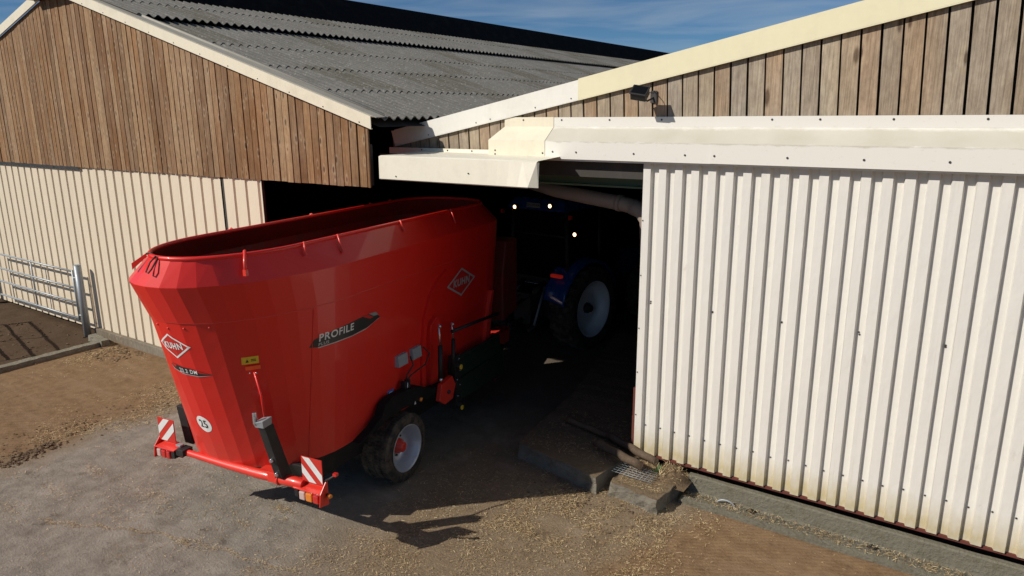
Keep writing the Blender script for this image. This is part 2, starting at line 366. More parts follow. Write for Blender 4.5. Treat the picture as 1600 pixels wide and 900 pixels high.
    n.l(sc2.outputs[0], wv2.inputs[1]); n.l(wv2.outputs[0], vo.inputs['Vector'])
    ck = n.ramp(vo.outputs['Distance'], [(.0, (1, 1, 1)), (.0045, (0, 0, 0))])
    col = n.mix(n.math('MULTIPLY', n.math('MULTIPLY', ck, n.ramp(n.noise(c, .8, 3), step(.5, .62))), .45), col, (.07, .05, .035))
    n.set(Base_Color=col, Roughness=.92, Specular_IOR_Level=.15)
    h = n.math('ADD', n.math('MULTIPLY', med, .6), n.math('MULTIPLY', n.noise(c, 40, 5, .7), .35))
    h = n.math('ADD', h, n.math('MULTIPLY', wm, n.math('MULTIPLY', n.math('MAXIMUM', left, right), .12)))
    n.bump(h, .75, .035)
    return n.m
M['ground'] = ground_mat()
def straw_mat():
    n = NT('straw'); rnd = n.n('NewGeometry').outputs['Random Per Island']
    k = n.ramp(rnd, [(0, (.14, .085, .04)), (.35, (.30, .20, .09)), (.7, (.55, .40, .20)), (1, (.80, .66, .40))])
    return n.set(Base_Color=k, Roughness=.7)
M['straw'] = straw_mat()
def dirt_mat():
    n = NT('dark_manure_dirt'); c = n.coord()
    k = n.mix(n.noise(c, 14, 7, .7), (.06, .04, .022), (.20, .135, .075))
    n.set(Base_Color=k, Roughness=.95); n.bump(n.noise(c, 40, 5), .8, .02); return n.m
M['dirt'] = dirt_mat()
n = NT('leaf'); M['leaf'] = n.set(Base_Color=(.07, .13, .035), Roughness=.6)

# ---------------------------------------------------------------- mesh helpers
class MB:
    def __init__(s): s.b = bmesh.new(); s.mats = []
    def mi(s, mat):
        if mat not in s.mats: s.mats.append(mat)
        return s.mats.index(mat)
    def face(s, pts, mat=None, smooth=False):
        vs = [s.b.verts.new(p) for p in pts]
        f = s.b.faces.new(vs); f.smooth = smooth
        if mat: f.material_index = s.mi(mat)
        return f
    def hexa(s, P, mat=None):
        v = [s.b.verts.new(p) for p in P]; i = s.mi(mat) if mat else 0
        for q in ((0, 3, 2, 1), (4, 5, 6, 7), (0, 1, 5, 4), (1, 2, 6, 5), (2, 3, 7, 6), (3, 0, 4, 7)):
            s.b.faces.new([v[k] for k in q]).material_index = i
    def box(s, lo, hi, mat=None, M_=None):
        x0, y0, z0 = lo; x1, y1, z1 = hi
        P = [Vector(p) for p in ((x0, y0, z0), (x1, y0, z0), (x1, y1, z0), (x0, y1, z0), (x0, y0, z1), (x1, y0, z1), (x1, y1, z1), (x0, y1, z1))]
        if M_: P = [M_ @ p for p in P]
        s.hexa(P, mat)
    def prism(s, poly, ax, a, b, mat=None, smooth=False):
        """poly of 2D points extruded along axis ax (0,1,2) from a to b"""
        def P(p, h):
            l = [p[0], p[1]]; l.insert(ax, h); return l
        A = [s.b.verts.new(P(p, a)) for p in poly]; B = [s.b.verts.new(P(p, b)) for p in poly]; i = s.mi(mat) if mat else 0
        k = len(poly)
        for j in range(k):
            f = s.b.faces.new((A[j], A[(j+1) % k], B[(j+1) % k], B[j])); f.material_index = i; f.smooth = smooth
        s.b.faces.new(A[::-1]).material_index = i; s.b.faces.new(B).material_index = i
    def tube(s, pts, r, seg=10, mat=None, closed=False, caps=True):
        pts = [Vector(p) for p in pts]; n_ = len(pts); rings = []
        rr = r if isinstance(r, (list, tuple)) else [r]*n_
        prevu = None; i = s.mi(mat) if mat else 0
        for k, p in enumerate(pts):
            if closed: d = pts[(k+1) % n_]-pts[k-1]
            else: d = pts[min(k+1, n_-1)]-pts[max(k-1, 0)]
            d.normalize()
            if prevu is None:
                u = d.cross(Vector((0, 0, 1)))
                if u.length < .05: u = d.cross(Vector((1, 0, 0)))
            else: u = prevu-d*prevu.dot(d)
            u.normalize(); prevu = u; v = d.cross(u)
            rings.append([s.b.verts.new(p+(u*math.cos(a)+v*math.sin(a))*rr[k]) for a in [2*math.pi*j/seg for j in range(seg)]])
        R = range(n_ if closed else n_-1)
        for k in R:
            A, B = rings[k], rings[(k+1) % n_]
            for j in range(seg):
                f = s.b.faces.new((A[j], A[(j+1) % seg], B[(j+1) % seg], B[j])); f.smooth = True; f.material_index = i
        if caps and not closed:
            s.b.faces.new(rings[0][::-1]).material_index = i; s.b.faces.new(rings[-1]).material_index = i
    def lathe(s, prof, c, axis=0, seg=40, mat=None, smooth=True, caps=True):
        """prof: (along axis, radius); closed ring surface"""
        i = s.mi(mat) if mat else 0; rings = []
        for h, r in prof:
            ring = []
            for j in range(seg):
                a = 2*math.pi*j/seg; p = [r*math.cos(a), r*math.sin(a)]; p.insert(axis, h)
                ring.append(s.b.verts.new(Vector(p)+Vector(c)))
            rings.append(ring)
        for A, B in zip(rings, rings[1:]):
            for j in range(seg):
                f = s.b.faces.new((A[j], A[(j+1) % seg], B[(j+1) % seg], B[j])); f.smooth = smooth; f.material_index = i
        for ring, rr in ((rings[0], prof[0][1]), (rings[-1], prof[-1][1])):
            if caps and rr > .001:
                try: s.b.faces.new(ring).material_index = i
                except Exception: pass
    def sphere(s, c, r, mat=None, sc_=(1, 1, 1), sub=2):
        i = s.mi(mat) if mat else 0
        res = bmesh.ops.create_icosphere(s.b, subdivisions=sub, radius=r, matrix=Matrix.Translation(c) @ Matrix.Diagonal((*sc_, 1)))
        for v in res['verts']:
            for f in v.link_faces: f.smooth = True; f.material_index = i
    def build(s, name, mat=None, parent=None, bevel=0, recalc=True):
        if recalc: bmesh.ops.recalc_face_normals(s.b, faces=s.b.faces)
        me = bpy.data.meshes.new(name); s.b.to_mesh(me); s.b.free()
        ms = s.mats if s.mats else [mat]
        for q in ms: me.materials.append(M[q])
        o = bpy.data.objects.new(name, me); sc.collection.objects.link(o)
        if parent: o.parent = parent
        if bevel:
            bv = o.modifiers.new('bevel', 'BEVEL'); bv.width = bevel; bv.segments = 2; bv.limit_method = 'ANGLE'; bv.angle_limit = R_(40)
        return o
def tag(o, label=None, cat=None, group=None, kind=None):
    if label: o['label'] = label
    if cat: o['category'] = cat
    if group: o['group'] = group
    if kind: o['kind'] = kind
    return o
def empty(name, loc, label, cat, rz=0, group=None):
    o = bpy.data.objects.new(name, None); sc.collection.objects.link(o)
    o.location = loc; o.rotation_euler = (0, 0, rz); o.empty_display_size = .3
    return tag(o, label, cat, group)

# ---------------------------------------------------------------- ground
def hills(x, y):
    h = 0
    if x < -11.2: h += .012*math.sin(x*2.1+y)*min(1, (-11.2-x))
    return h
g = MB(); NX, NY = 260, 170
def axis(n_, lo, hi, far):
    a = [lo+(hi-lo)*i/n_ for i in range(n_+1)]
    return [far*-1, far*-.3, lo-25]+a+[hi+25, far*.3, far]
xs = axis(NX, -24, 4, 600); ys = axis(NY, -1, 13, 600)
from mathutils import noise as mn
def gz(x, y):
    if x < -24 or x > 4 or y < -1 or y > 13: return 0
    amp = .008
    if -12.0 < x < -11.0: amp = .02
    if x < -15.5: amp = .035
    if x > -4 and y < 8: amp = .012
    return amp*(mn.fractal(Vector((x*1.7, y*1.7, 0)), .8, 2.1, 5))-.0
grid = [[g.b.verts.new((x, y, gz(x, y))) for x in xs] for y in ys]
for j in range(len(ys)-1):
    for i in range(len(xs)-1):
        f = g.b.faces.new((grid[j][i], grid[j][i+1], grid[j+1][i+1], grid[j+1][i])); f.smooth = True
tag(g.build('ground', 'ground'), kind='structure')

# ---------------------------------------------------------------- profiled metal sheet
def profile_sheet(mb, x0, x1, z0, z1, yo, pitch, outer, web, pan, depth, mat, outer_first=True, th=.002, zrows=8):
    pts = [(x0, yo)]; x = x0; 
    seq = [(outer, 0), (web, depth), (pan, depth), (web, 0)] if outer_first else [(pan, 0), (web, depth), (outer, depth), (web, 0)]
    k = 0
    while x < x1:
        dx, dy = seq[k % 4]; x += dx
        pts.append((min(x, x1), yo+dy)); k += 1
    i = mb.mi(mat); rows = []
    for r in range(zrows+1):
        z = z0+(z1-z0)*r/zrows
        rows.append([mb.b.verts.new((p[0], p[1], z)) for p in pts])
    for A, B in zip(rows, rows[1:]):
        for j in range(len(pts)-1):
            mb.b.faces.new((A[j], A[j+1], B[j+1], B[j])).material_index = i
    return pts

# ================================================================ RIGHT BARN
rb = empty('barn', (-3.6, 8.3, 0), 'nearer barn on the right with a white sliding door under grey timber boards', 'barn', group='farm barns')
def kid(o, parent):
    o.parent = parent; o.matrix_parent_inverse = Matrix.Translation(-parent.location) if parent.rotation_euler.z == 0 else parent.matrix_world.inverted(); return o
SC = []; SCM = {}
def screws(parent, shift=None):
    for p, r_ in SC:
        if r_ not in SCM:
            q = MB(); q.lathe([(-.006, r_*.8), (-.003, r_), (0, r_)], (0, 0, 0), 1, 8, 'dark_metal'); t = q.build('screw'); SCM[r_] = t.data; bpy.data.objects.remove(t)
        o = bpy.data.objects.new('screw', SCM[r_]); sc.collection.objects.link(o); o.location = p; o.parent = parent
    SC.clear()
def rk(mb, name, mat=None, bevel=0, label=None):
    o = mb.build(name, mat, None, bevel, recalc=True); kid(o, rb); screws(o)
    if label: o['label'] = label
    return o
RAKE = lambda x: 4.87+.197*(x+4.65)        # underside line of the verge trim at y=8.3
# timber boards of the gable
b = MB(); LEAN = .044
x = -8.0
while x < 2.6:
    wd = .19; x0, x1 = x+.012, x+wd-.010+random.uniform(-.004, .004); zb = 4.0
    za, zc = RAKE(x0)+.12, RAKE(x1)+.12
    if x > 2.5: za = zc = RAKE(2.5)
    dy = random.uniform(-.004, .004); y0, y1 = 8.31+dy, 8.335+dy
    def sx(xx, z): return xx-LEAN*(z-4.6)
    b.hexa([(sx(x0, zb), y0, zb), (sx(x1, zb), y0, zb), (sx(x1, zb), y1, zb), (sx(x0, zb), y1, zb),
            (sx(x0, za), y0, za), (sx(x1, zc), y0, zc), (sx(x1, zc), y1, zc), (sx(x0, za), y1, za)], 'wood_right')
    x += wd
rk(b, 'timber_cladding')
# dark sheet standing in for the shaded void behind boards + side and back walls, inner ceiling
b = MB()
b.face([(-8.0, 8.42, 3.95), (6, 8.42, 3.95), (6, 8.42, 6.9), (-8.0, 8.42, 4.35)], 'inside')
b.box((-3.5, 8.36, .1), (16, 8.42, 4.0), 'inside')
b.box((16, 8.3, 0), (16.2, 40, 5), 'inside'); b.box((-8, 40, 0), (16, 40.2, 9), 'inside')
rk(b, 'wall')
# roof (fibre cement, both slopes)
def roof_slope(mb, xe, ze, xr, zr, y0, y1, mat, laps, pitch=.177, amp=.026, step_h=.010, raise_from=None):
    """corrugated sheets laid up the slope from eave (xe,ze) to ridge (xr,zr); laps = x of each lower sheet edge"""
    sl = (zr-ze)/(xr-xe); sgn = 1 if xr > xe else -1
    i = mb.mi(mat); ny = int((y1-y0)/pitch*8)
    edges = sorted(laps, key=lambda q: abs(q-xe))+[xr]
    for k in range(len(edges)-1):
        a, c = edges[k], edges[k+1]
        up = raise_from[1] if raise_from and abs(a-xe) >= abs(raise_from[0]-xe)-.01 else 0
        rows = []
        for (xx, dz) in ((a-sgn*.10, step_h), (a-sgn*.10, .012+step_h), (c, .004)):
            row = []
            for j in range(ny+1):
                y = y0+(y1-y0)*j/ny
                row.append(mb.b.verts.new((xx, y, ze+sl*(xx-xe)+dz+up+amp*math.sin(2*math.pi*(y-y0)/pitch))))
            rows.append(row)
        dup = [mb.b.verts.new(v.co) for v in rows[1]]
        for A, B, sm in ((rows[0], dup, False), (rows[1], rows[2], True)):
            for j in range(ny):
                f = mb.b.faces.new((A[j], A[j+1], B[j+1], B[j])); f.material_index = i; f.smooth = sm
b = MB(); roof_slope(b, -7.75, 4.42, 4.3, 4.42+.197*12.05, 8.32, 34, 'fibre', [-7.75+1.5*i for i in range(8)])
rk(b, 'roof')
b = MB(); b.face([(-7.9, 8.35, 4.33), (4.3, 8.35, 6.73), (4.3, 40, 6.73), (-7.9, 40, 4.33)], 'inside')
b.face([(4.3, 8.35, 6.73), (16.3, 8.35, 4.33), (16.3, 40, 4.33), (4.3, 40, 6.73)], 'fibre'); rk(b, 'ceiling')
b = MB(); b.face([(2.4, 8.3, 4.0), (16, 8.3, 4.0), (16, 8.3, 4.35), (4.3, 8.3, 6.65), (2.4, 8.3, 6.3)], 'wood_right'); rk(b, 'gable_panel')
# verge trim
def rake_trim(mb, x0, z0, x1, sl, h, yf, depth, mat):
    z1 = z0+sl*(x1-x0)
    for (ya, yb, dz0, dz1) in ((yf, yf+.012, 0, h), (yf, yf+depth, h, h+.012)):
        mb.hexa([(x0, ya, z0+dz0), (x1, ya, z1+dz0), (x1, yb, z1+dz0), (x0, yb, z0+dz0), (x0, ya, z0+dz1), (x1, ya, z1+dz1), (x1, yb, z1+dz1), (x0, yb, z0+dz1)], mat)
    mb.hexa([(x0, yf, z0-.012), (x1, yf, z1-.012), (x1, yf+.03, z1-.012), (x0, yf+.03, z0-.012), (x0, yf, z0-.001), (x1, yf, z1-.001), (x1, yf+.03, z1-.001), (x0, yf+.03, z0-.001)], mat)
b = MB(); rake_trim(b, -7.90, 4.237, -4.65, .197, .229, 8.265, .08, 'white_trim')
b.face([(-7.90, 8.27, 4.237), (-7.97, 8.27, 4.466), (-7.90, 8.27, 4.466)], 'white_trim')
for xx in (-7.2, -6.3, -6.05, -5.3, -4.75): SC.append(((xx, 8.264, 4.27+.197*(xx+7.90)), .009))
rk(b, 'verge_trim', label='white lower length of the sloping verge trim')
b = MB(); rake_trim(b, -4.645, 4.237+.197*(7.90-4.645)-.003, 4.3, .199, .245, 8.258, .08, 'cream_yellow')
rk(b, 'verge_trim', label='yellowed cream upper length of the sloping verge trim')
# rail cover hood above the sliding door
def hood(mb, x0, x1, mat, d=0, angled=False):
    P = [(8.30, 4.655), (8.285, 4.655), (8.285, 4.53), (8.06, 4.355), (8.06, 4.13), (8.09, 4.125), (8.09, 4.105), (8.30, 4.105)]
    P = [(y-d, z+d*.5) for y, z in P]
    i = mb.mi(mat); L = []
    for side, xx in ((0, x0), (1, x1)):
        L.append([mb.b.verts.new((xx+(.13*(y-8.06)/.24 if (angled and side == 0) else 0), y, z)) for y, z in P])
    for j in range(len(P)-1): mb.b.faces.new((L[0][j], L[0][j+1], L[1][j+1], L[1][j])).material_index = i
    for q in L: mb.b.faces.new(q).material_index = i
    return P
b = MB(); hood(b, -5.93, -5.02, 'cream', .006, True)
for (xx, z) in ((-5.82, 4.22), (-5.82, 4.17), (-5.5, 4.62), (-5.05, 4.2)): SC.append(((xx, 8.052 if z < 4.5 else 8.278, z), .012))
rk(b, 'rail_hood', label='cream left end of the rail cover')
b = MB(); hood(b, -5.035, -2.79, 'trim_dirty')
for xx in (-4.9, -4.55, -3.75, -3.1): SC.append(((xx, 8.058, 4.22), .012))
for xx in (-4.9, -4.2, -3.5): SC.append(((xx, 8.284, 4.62), .012))
rk(b, 'rail_hood', label='white length of the rail cover left of its seam')
b = MB(); hood(b, -2.80, 4.5, 'trim_dirty', .005)
for xx in (-2.75, -1.95, -1.2, -.45, .3): SC.append(((xx, 8.052, 4.22), .012))
for xx in (-2.2, -1.7, -1.0, -.2): SC.append(((xx, 8.279, 4.62), .012))
rk(b, 'rail_hood', label='white length of the rail cover right of its seam')
# sliding door: profiled sheet, frame, screws
dr = MB(); pts = profile_sheet(dr, -3.66, 4.2, .27, 4.16, 8.165, .203, .095, .014, .080, .050, 'sheet_right')
i = dr.mi('sheet_right')
door = rk(dr, 'sliding_door', label='white profiled sliding door hanging from the rail cover')
b = MB()
for k in range(38):
    xx = -3.66+.203*k+.159
    for z, off in ((.66, 0), (2.35, .01), (2.36, .01)):
        if z != .66 and k % 4: continue
        SC.append(((xx+random.uniform(-.006, .006)-.02, 8.214, z+random.uniform(-.01, .01)), .011))
for z in (.8, 1.4, 2.0, 2.7, 3.4): SC.append(((-3.645, 8.163, z), .009))
b.b.free(); screws(door)
b = MB(); b.box((-3.70, 8.19, .235), (4.2, 8.25, .268), 'rust'); b.box((-3.72, 8.215, .30), (-3.665, 8.26, .75), 'rust'); b.box((-3.715, 8.215, .75), (-3.665, 8.26, 1.15), 'rust')
b.box((-3.70, 8.255, .25), (-3.60, 8.32, 4.1), 'dark_metal')
o = b.build('door_frame', None, None); o.parent = door
# box flashing over the open doorway
b = MB()
P = [(8.22, 4.205), (8.215, 4.165), (7.36, 4.150), (7.325, 4.135), (7.32, 3.825), (7.335, 3.812), (7.37, 3.812)]
L = []; nseg = 16; i = b.mi('cream_light')
for k in range(nseg+1):
    t = k/nseg; xx = -7.325+t*2.52; tw = max(0, (t-.72)/.28)**2; row = []
    for j, (y, z) in enumerate(P):
        zz, x2 = z, xx
        if j in (2, 3): y += tw*.09; x2 += tw*.07; zz -= .012*tw
        row.append(b.b.verts.new((x2, y, zz)))
    L.append(row)
for A_, B_ in zip(L, L[1:]):
    for j in range(len(P)-1):
        f = b.b.faces.new((A_[j], A_[j+1], B_[j+1], B_[j])); f.material_index = i
e = L[-1]
q = [b.b.verts.new((-4.725, 7.46, 4.12)), b.b.verts.new((-4.70, 7.40, 3.815))]
b.b.faces.new((e[3], e[4], q[1], q[0])).material_index = i
b.box((-7.98, 8.222, 4.10), (-5.3, 8.235, 4.215), 'cream_light')
for xx in (-7.3, -6.8, -6.35, -5.9): SC.append(((xx, 8.214, 4.19), .011))
SC.append(((-5.72, 7.316, 3.96), .010)); SC.append(((-7.0, 7.316, 3.87), .010))
rk(b, 'lintel_flashing', label='cream box flashing with a bent right end')
b = MB()
b.box((-8.2, 8.5, 3.78), (-3.6, 8.54, 3.98), 'green'); b.box((-8.2, 8.42, 3.76), (-3.6, 8.62, 3.785), 'green'); b.box((-8.2, 8.42, 3.985), (-3.6, 8.62, 4.01), 'green')
b.hexa([(-5.52, 8.42, 3.785), (-5.40, 8.42, 3.785), (-5.40, 8.5, 3.785), (-5.52, 8.5, 3.785), (-5.47, 8.43, 3.985), (-5.45, 8.43, 3.985), (-5.45, 8.5, 3.985), (-5.47, 8.5, 3.985)], 'green')
rk(b, 'lintel_beam')
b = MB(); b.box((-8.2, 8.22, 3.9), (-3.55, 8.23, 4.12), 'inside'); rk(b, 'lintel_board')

# ================================================================ LEFT BARN
lb = empty('barn', (-16, 7.25, 0), 'left barn with brown timber gable, cream lower sheets and grey corrugated roof', 'barn', group='farm barns')
def lk(mb, name, mat=None, bevel=0, label=None):
    o = mb.build(name, mat, None, bevel); o.parent = lb; o.matrix_parent_inverse = Matrix.Translation(-lb.location); screws(o)
    if label: o['label'] = label
    return o
XR, ZR, XE, ZE = -15.9, 7.24, -7.2, 4.62
SL = (ZR-ZE)/(XE-XR)
def roofz(x): return ZR-SL*(x-XR) if x > XR else ZR-.262*(XR-x)
b = MB(); x = -24.9
while x < -7.42:
    wd = .16; x0, x1 = x+.009, min(x+wd-.010-random.uniform(0, .006), -7.41); zb = 3.70+random.uniform(-.006, .006)
    dy = random.uniform(-.006, .006); y0, y1 = 7.22+dy, 7.245+dy
    za, zc = roofz(x0)-.10, roofz(x1)-.10
    b.hexa([(x0, y0, zb), (x1, y0, zb), (x1, y1, zb), (x0, y1, zb), (x0, y0, za), (x1, y0, zc), (x1, y1, zc), (x0, y1, za)], 'wood_left')
    x += wd
lk(b, 'timber_cladding')
b = MB()
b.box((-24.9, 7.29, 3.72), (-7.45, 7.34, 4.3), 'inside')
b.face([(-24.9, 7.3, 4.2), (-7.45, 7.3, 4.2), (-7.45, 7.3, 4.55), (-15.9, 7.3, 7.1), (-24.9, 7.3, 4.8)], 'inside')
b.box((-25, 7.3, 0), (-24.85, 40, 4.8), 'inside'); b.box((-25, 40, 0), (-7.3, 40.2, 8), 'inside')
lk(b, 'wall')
b = MB(); profile_sheet(b, -24.9, -11.02, .10, 3.80, 7.262, .333, .25, .02, .043, .030, 'sheet_left'); lk(b, 'sheet_cladding')
b = MB(); profile_sheet(b, -10.95, -9.93, .10, 3.80, 7.252, .333, .25, .02, .043, .030, 'sheet_left')
b.box((-11.06, 7.262, .1), (-10.96, 7.30, 3.8), 'inside'); b.box((-9.94, 7.262, .1), (-9.925, 7.30, 3.8), 'dark_metal')
lk(b, 'door_leaf', label='narrow cream door leaf beside the dark opening')
b = MB(); b.box((-17.0, 7.21, 3.645), (-15.9, 7.222, 3.70), 'dark_metal'); b.box((-24, 7.21, 3.645), (-17.02, 7.222, 3.70), 'dark_metal'); lk(b, 'dark_edge_strip')  # dark strip along the lower edge of the boards
b = MB(); b.box((-16.2, 7.16, -.05), (-9.9, 7.25, .17), 'wood_plinth'); lk(b, 'plinth_board', bevel=.008)
# roof
b = MB(); roof_slope(b, XE, ZE, XR, ZR-.02, 7.3, 36, 'fibre', [-7.37, -8.76, -10.12, -11.58, -13.2, -14.6], raise_from=(-13.2, .08))
lk(b, 'roof')
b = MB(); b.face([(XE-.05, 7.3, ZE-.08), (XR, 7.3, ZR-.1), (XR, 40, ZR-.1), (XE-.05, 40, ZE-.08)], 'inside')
b.face([(XR, 7.3, ZR-.03), (-25.2, 7.3, ZR-.262*9.3), (-25.2, 40, ZR-.262*9.3), (XR, 40, ZR-.03)], 'fibre'); lk(b, 'ceiling')
# raised dark ridge vent
b = MB(); b.hexa([(-15.3, 7.0, 7.02), (-15.25, 44, 7.02), (-16.6, 44, 7.0), (-16.6, 7.0, 7.0), (-15.25, 7.6, 7.12), (-15.2, 44, 7.12), (-16.65, 44, 7.12), (-16.65, 7.6, 7.12)], 'ridge_dark')
b.hexa([(-15.3, 7.6, 7.12), (-15.3, 44, 7.12), (-16.5, 44, 7.12), (-16.5, 7.6, 7.12), (-15.9, 7.6, 7.86), (-15.9, 44, 7.86), (-16.0, 44, 7.86), (-16.0, 7.6, 7.86)], 'ridge_dark')
lk(b, 'ridge_vent')
# verge trims
def verge(mb, x0, x1, zf, h, yf, depth, mat):
    z0, z1 = zf(x0), zf(x1)
    for (ya, yb, a, c) in ((yf, yf+.012, -h, 0), (yf, yf+depth, 0, .012), (yf, yf+.03, -h-.012, -h)):
        mb.hexa([(x0, ya, z0+a), (x1, ya, z1+a), (x1, yb, z1+a), (x0, yb, z0+a), (x0, ya, z0+c), (x1, ya, z1+c), (x1, yb, z1+c), (x0, yb, z0+c)], mat)
b = MB(); verge(b, XR, -7.28, lambda x: roofz(x)+.03, .15, 7.16, .2, 'cream')
b.hexa([(XR, 7.19, ZR+.045), (-7.2, 7.19, roofz(-7.2)+.045), (-7.2, 7.37, roofz(-7.2)+.05), (XR, 7.37, ZR+.05), (XR, 7.19, ZR+.055), (-7.2, 7.19, roofz(-7.2)+.055), (-7.2, 7.37, roofz(-7.2)+.06), (XR, 7.37, ZR+.06)], 'fibre_pale')
b.tube([(XR, 7.39, ZR+.065), (-7.25, 7.39, roofz(-7.25)+.065)], .026, 8, 'fibre_pale')
for k in range(12):
    xx = -7.5-k*.72; SC.append(((xx, 7.158, roofz(xx)-.10), .009))
lk(b, 'verge_trim', label='cream verge trim of the right roof slope')
b = MB(); verge(b, -25, XR-.01, lambda x: roofz(x)+.05, .15, 7.155, .2, 'cream'); lk(b, 'verge_trim', label='cream verge trim of the left roof slope')
# posts and clutter in the slot between the barns

# ================================================================ FEED MIXER
MX = Vector((-6.85, 4.31, 0)); MR = R_(7.5)
fm = empty('feed_mixer', MX, 'red trailed feed mixer with a flared oval tub backed towards the yard', 'feed mixer', MR)
def fk(mb, name, mat=None, bevel=0, label=None, parent=None, recalc=True):
    o = mb.build(name, mat, parent or fm, bevel, recalc)
    if label: o['label'] = label
    return o
#        z     w     tip   straight  front-straight  front-tip
SEC = [(.86, 1.02, -.09, .85, 4.30, 4.95, -.14),
       (2.68, 1.03, -.61, 1.02, 4.28, 5.12, -.05),
       (2.685, 1.035, -.62, 1.02, 4.28, 5.13, -.05),
       (3.08, 1.085, -.77, 1.0, 4.25, 5.2, -.08),
       (3.345, .735, -.655, .45, 4.20, 4.9, .06)]
NR, NF = 20, 14
def outline(w_, tip, s0, s1, tf, cx=0):
    pts = []
    for k in range(NR+1):                      # rear half from left side to right side
        u = -math.pi/2+math.pi*k/NR
        pts.append((cx+w_*math.copysign(abs(math.sin(u))**.96, u), s0-(s0-tip)*math.cos(u)))
    for k in range(NF+1):
        u = math.pi/2-math.pi*k/NF
        pts.append((cx+w_*math.copysign(abs(math.sin(u))**.85, u), s1+(tf-s1)*max(0, math.cos(u))**.85))
    return pts
def interp(z):
    for a, c in zip(SEC, SEC[1:]):
        if a[0] <= z <= c[0]:
            t = (z-a[0])/(c[0]-a[0]); return [p+(q-p)*t for p, q in zip(a, c)]
    return list(SEC[-1])
def tub_loops(mb, secs, mat, inset=0):
    i = mb.mi(mat); rings = []
    full = [secs[0]]
    for a, c in zip(secs, secs[1:]):
        k_ = 8 if c[0]-a[0] > 1 else 1
        for q in range(1, k_+1): full.append(tuple(u+(v-u)*q/k_ for u, v in zip(a, c)))
    for (z, w_, tip, s0, s1, tf, cx) in full:
        rings.append([mb.b.verts.new((p[0], p[1], z)) for p in outline(w_-inset, tip+inset, s0, s1, tf-inset, cx)])
    for A, B in zip(rings, rings[1:]):
        k = len(A)
        for j in range(k):
            mb.b.faces.new((A[j], A[(j+1) % k], B[(j+1) % k], B[j])).material_index = i
    return rings
b = MB(); rings = tub_loops(b, SEC, 'red'); b.b.faces.new(rings[0][::-1])
tub = fk(b, 'tub')
bv = tub.modifiers.new('b', 'BEVEL'); bv.width = .006; bv.segments = 1; bv.limit_method = 'ANGLE'; bv.angle_limit = R_(20)
# inner skin
b = MB(); ins = [(.95, .90, .1, .9, 4.2, 4.8, -.12), (2.7, .96, -.53, 1.05, 4.2, 5.02, -.05), (3.05, 1.0, -.66, 1.0, 4.2, 5.08, -.07), (3.34, .70, -.62, .45, 4.2, 4.87, .06)]
rr = tub_loops(b, ins, 'red_inside'); b.b.faces.new(rr[0])
fk(b, 'tub_lining', recalc=False)
# rim tube
rim = outline(.725, -.645, .45, 4.2, 4.89, .06)
b = MB(); b.tube([(p[0], p[1], 3.355) for p in rim], .024, 8, 'red', closed=True); fk(b, 'rim_tube')
b = MB()     # weld bead under the seam
l = interp(2.68); b.tube([(p[0], p[1], 2.685) for p in outline(l[1]+.003, l[2]-.003, l[3], l[4], l[5], l[6])], .007, 6, 'red_bright', closed=True); fk(b, 'seam_rail')
# BVH of the tub in mixer space, used to lay decals on its curved skin
bt = MB(); tub_loops(bt, SEC, 'red'); bt.b.normal_update(); BV = BVHTree.FromBMesh(bt.b); bt.b.free()
def on_tub(px, py, pz, n_):
    o = Vector((px, py, pz))+n_*1.5
    h, nn, _, _ = BV.ray_cast(o, -n_)
    return (h, nn) if h else (None, None)
def surf_frame(c):
    """c = point near the tub skin: returns point, outward normal, right, up"""
    p, nn, _, _ = BV.find_nearest(Vector(c))
    if nn.dot(p-Vector((0, max(.8, min(4.2, p.y)), p.z))) < 0: nn = -nn
    up = Vector((0, 0, 1)); up = (up-nn*up.dot(nn)).normalized(); rt = up.cross(nn)
    return p, nn, rt, up
def wrap(mb_parts, name, c, ang=0, size=1, skew=0, ysc=1, parent=None, label=None, lift=.004):
    """mb_parts: list of (polys, mat, lift) with 2D polygons in unit space wrapped on to the tub"""
    p, nn, rt, up = surf_frame(c)
    ca, sa = math.cos(ang), math.sin(ang)
    out = MB()
    for polys, mat, lf in mb_parts:
        bm = bmesh.new()
        for pl in polys:
            try: bm.faces.new([bm.verts.new((q[0]*size, q[1]*size*ysc, 0)) for q in pl])
            except Exception: pass
        bmesh.ops.triangulate(bm, faces=bm.faces)
        for _ in range(4):
            ed = [e_ for e_ in bm.edges if e_.calc_length() > .045]
            if not ed: break
            bmesh.ops.subdivide_edges(bm, edges=ed, cuts=1); bmesh.ops.triangulate(bm, faces=bm.faces)
        mp_ = {}
        i = out.mi(mat)
        for v in bm.verts:
            X_, Y_ = v.co.x+skew*v.co.y, v.co.y
            X_, Y_ = X_*ca-Y_*sa, X_*sa+Y_*ca
            q = p+rt*X_+up*Y_
            h, hn = on_tub(q.x, q.y, q.z, nn)
            if h is None: h = q
            mp_[v.index] = out.b.verts.new(h+nn*lf)
        for f in bm.faces:
            try: out.b.faces.new([mp_[v.index] for v in f.verts]).material_index = i
            except Exception: pass
        bm.free()
    o = out.build(name, None, parent or fm, 0, recalc=False)
    if label: o['label'] = label
    return o
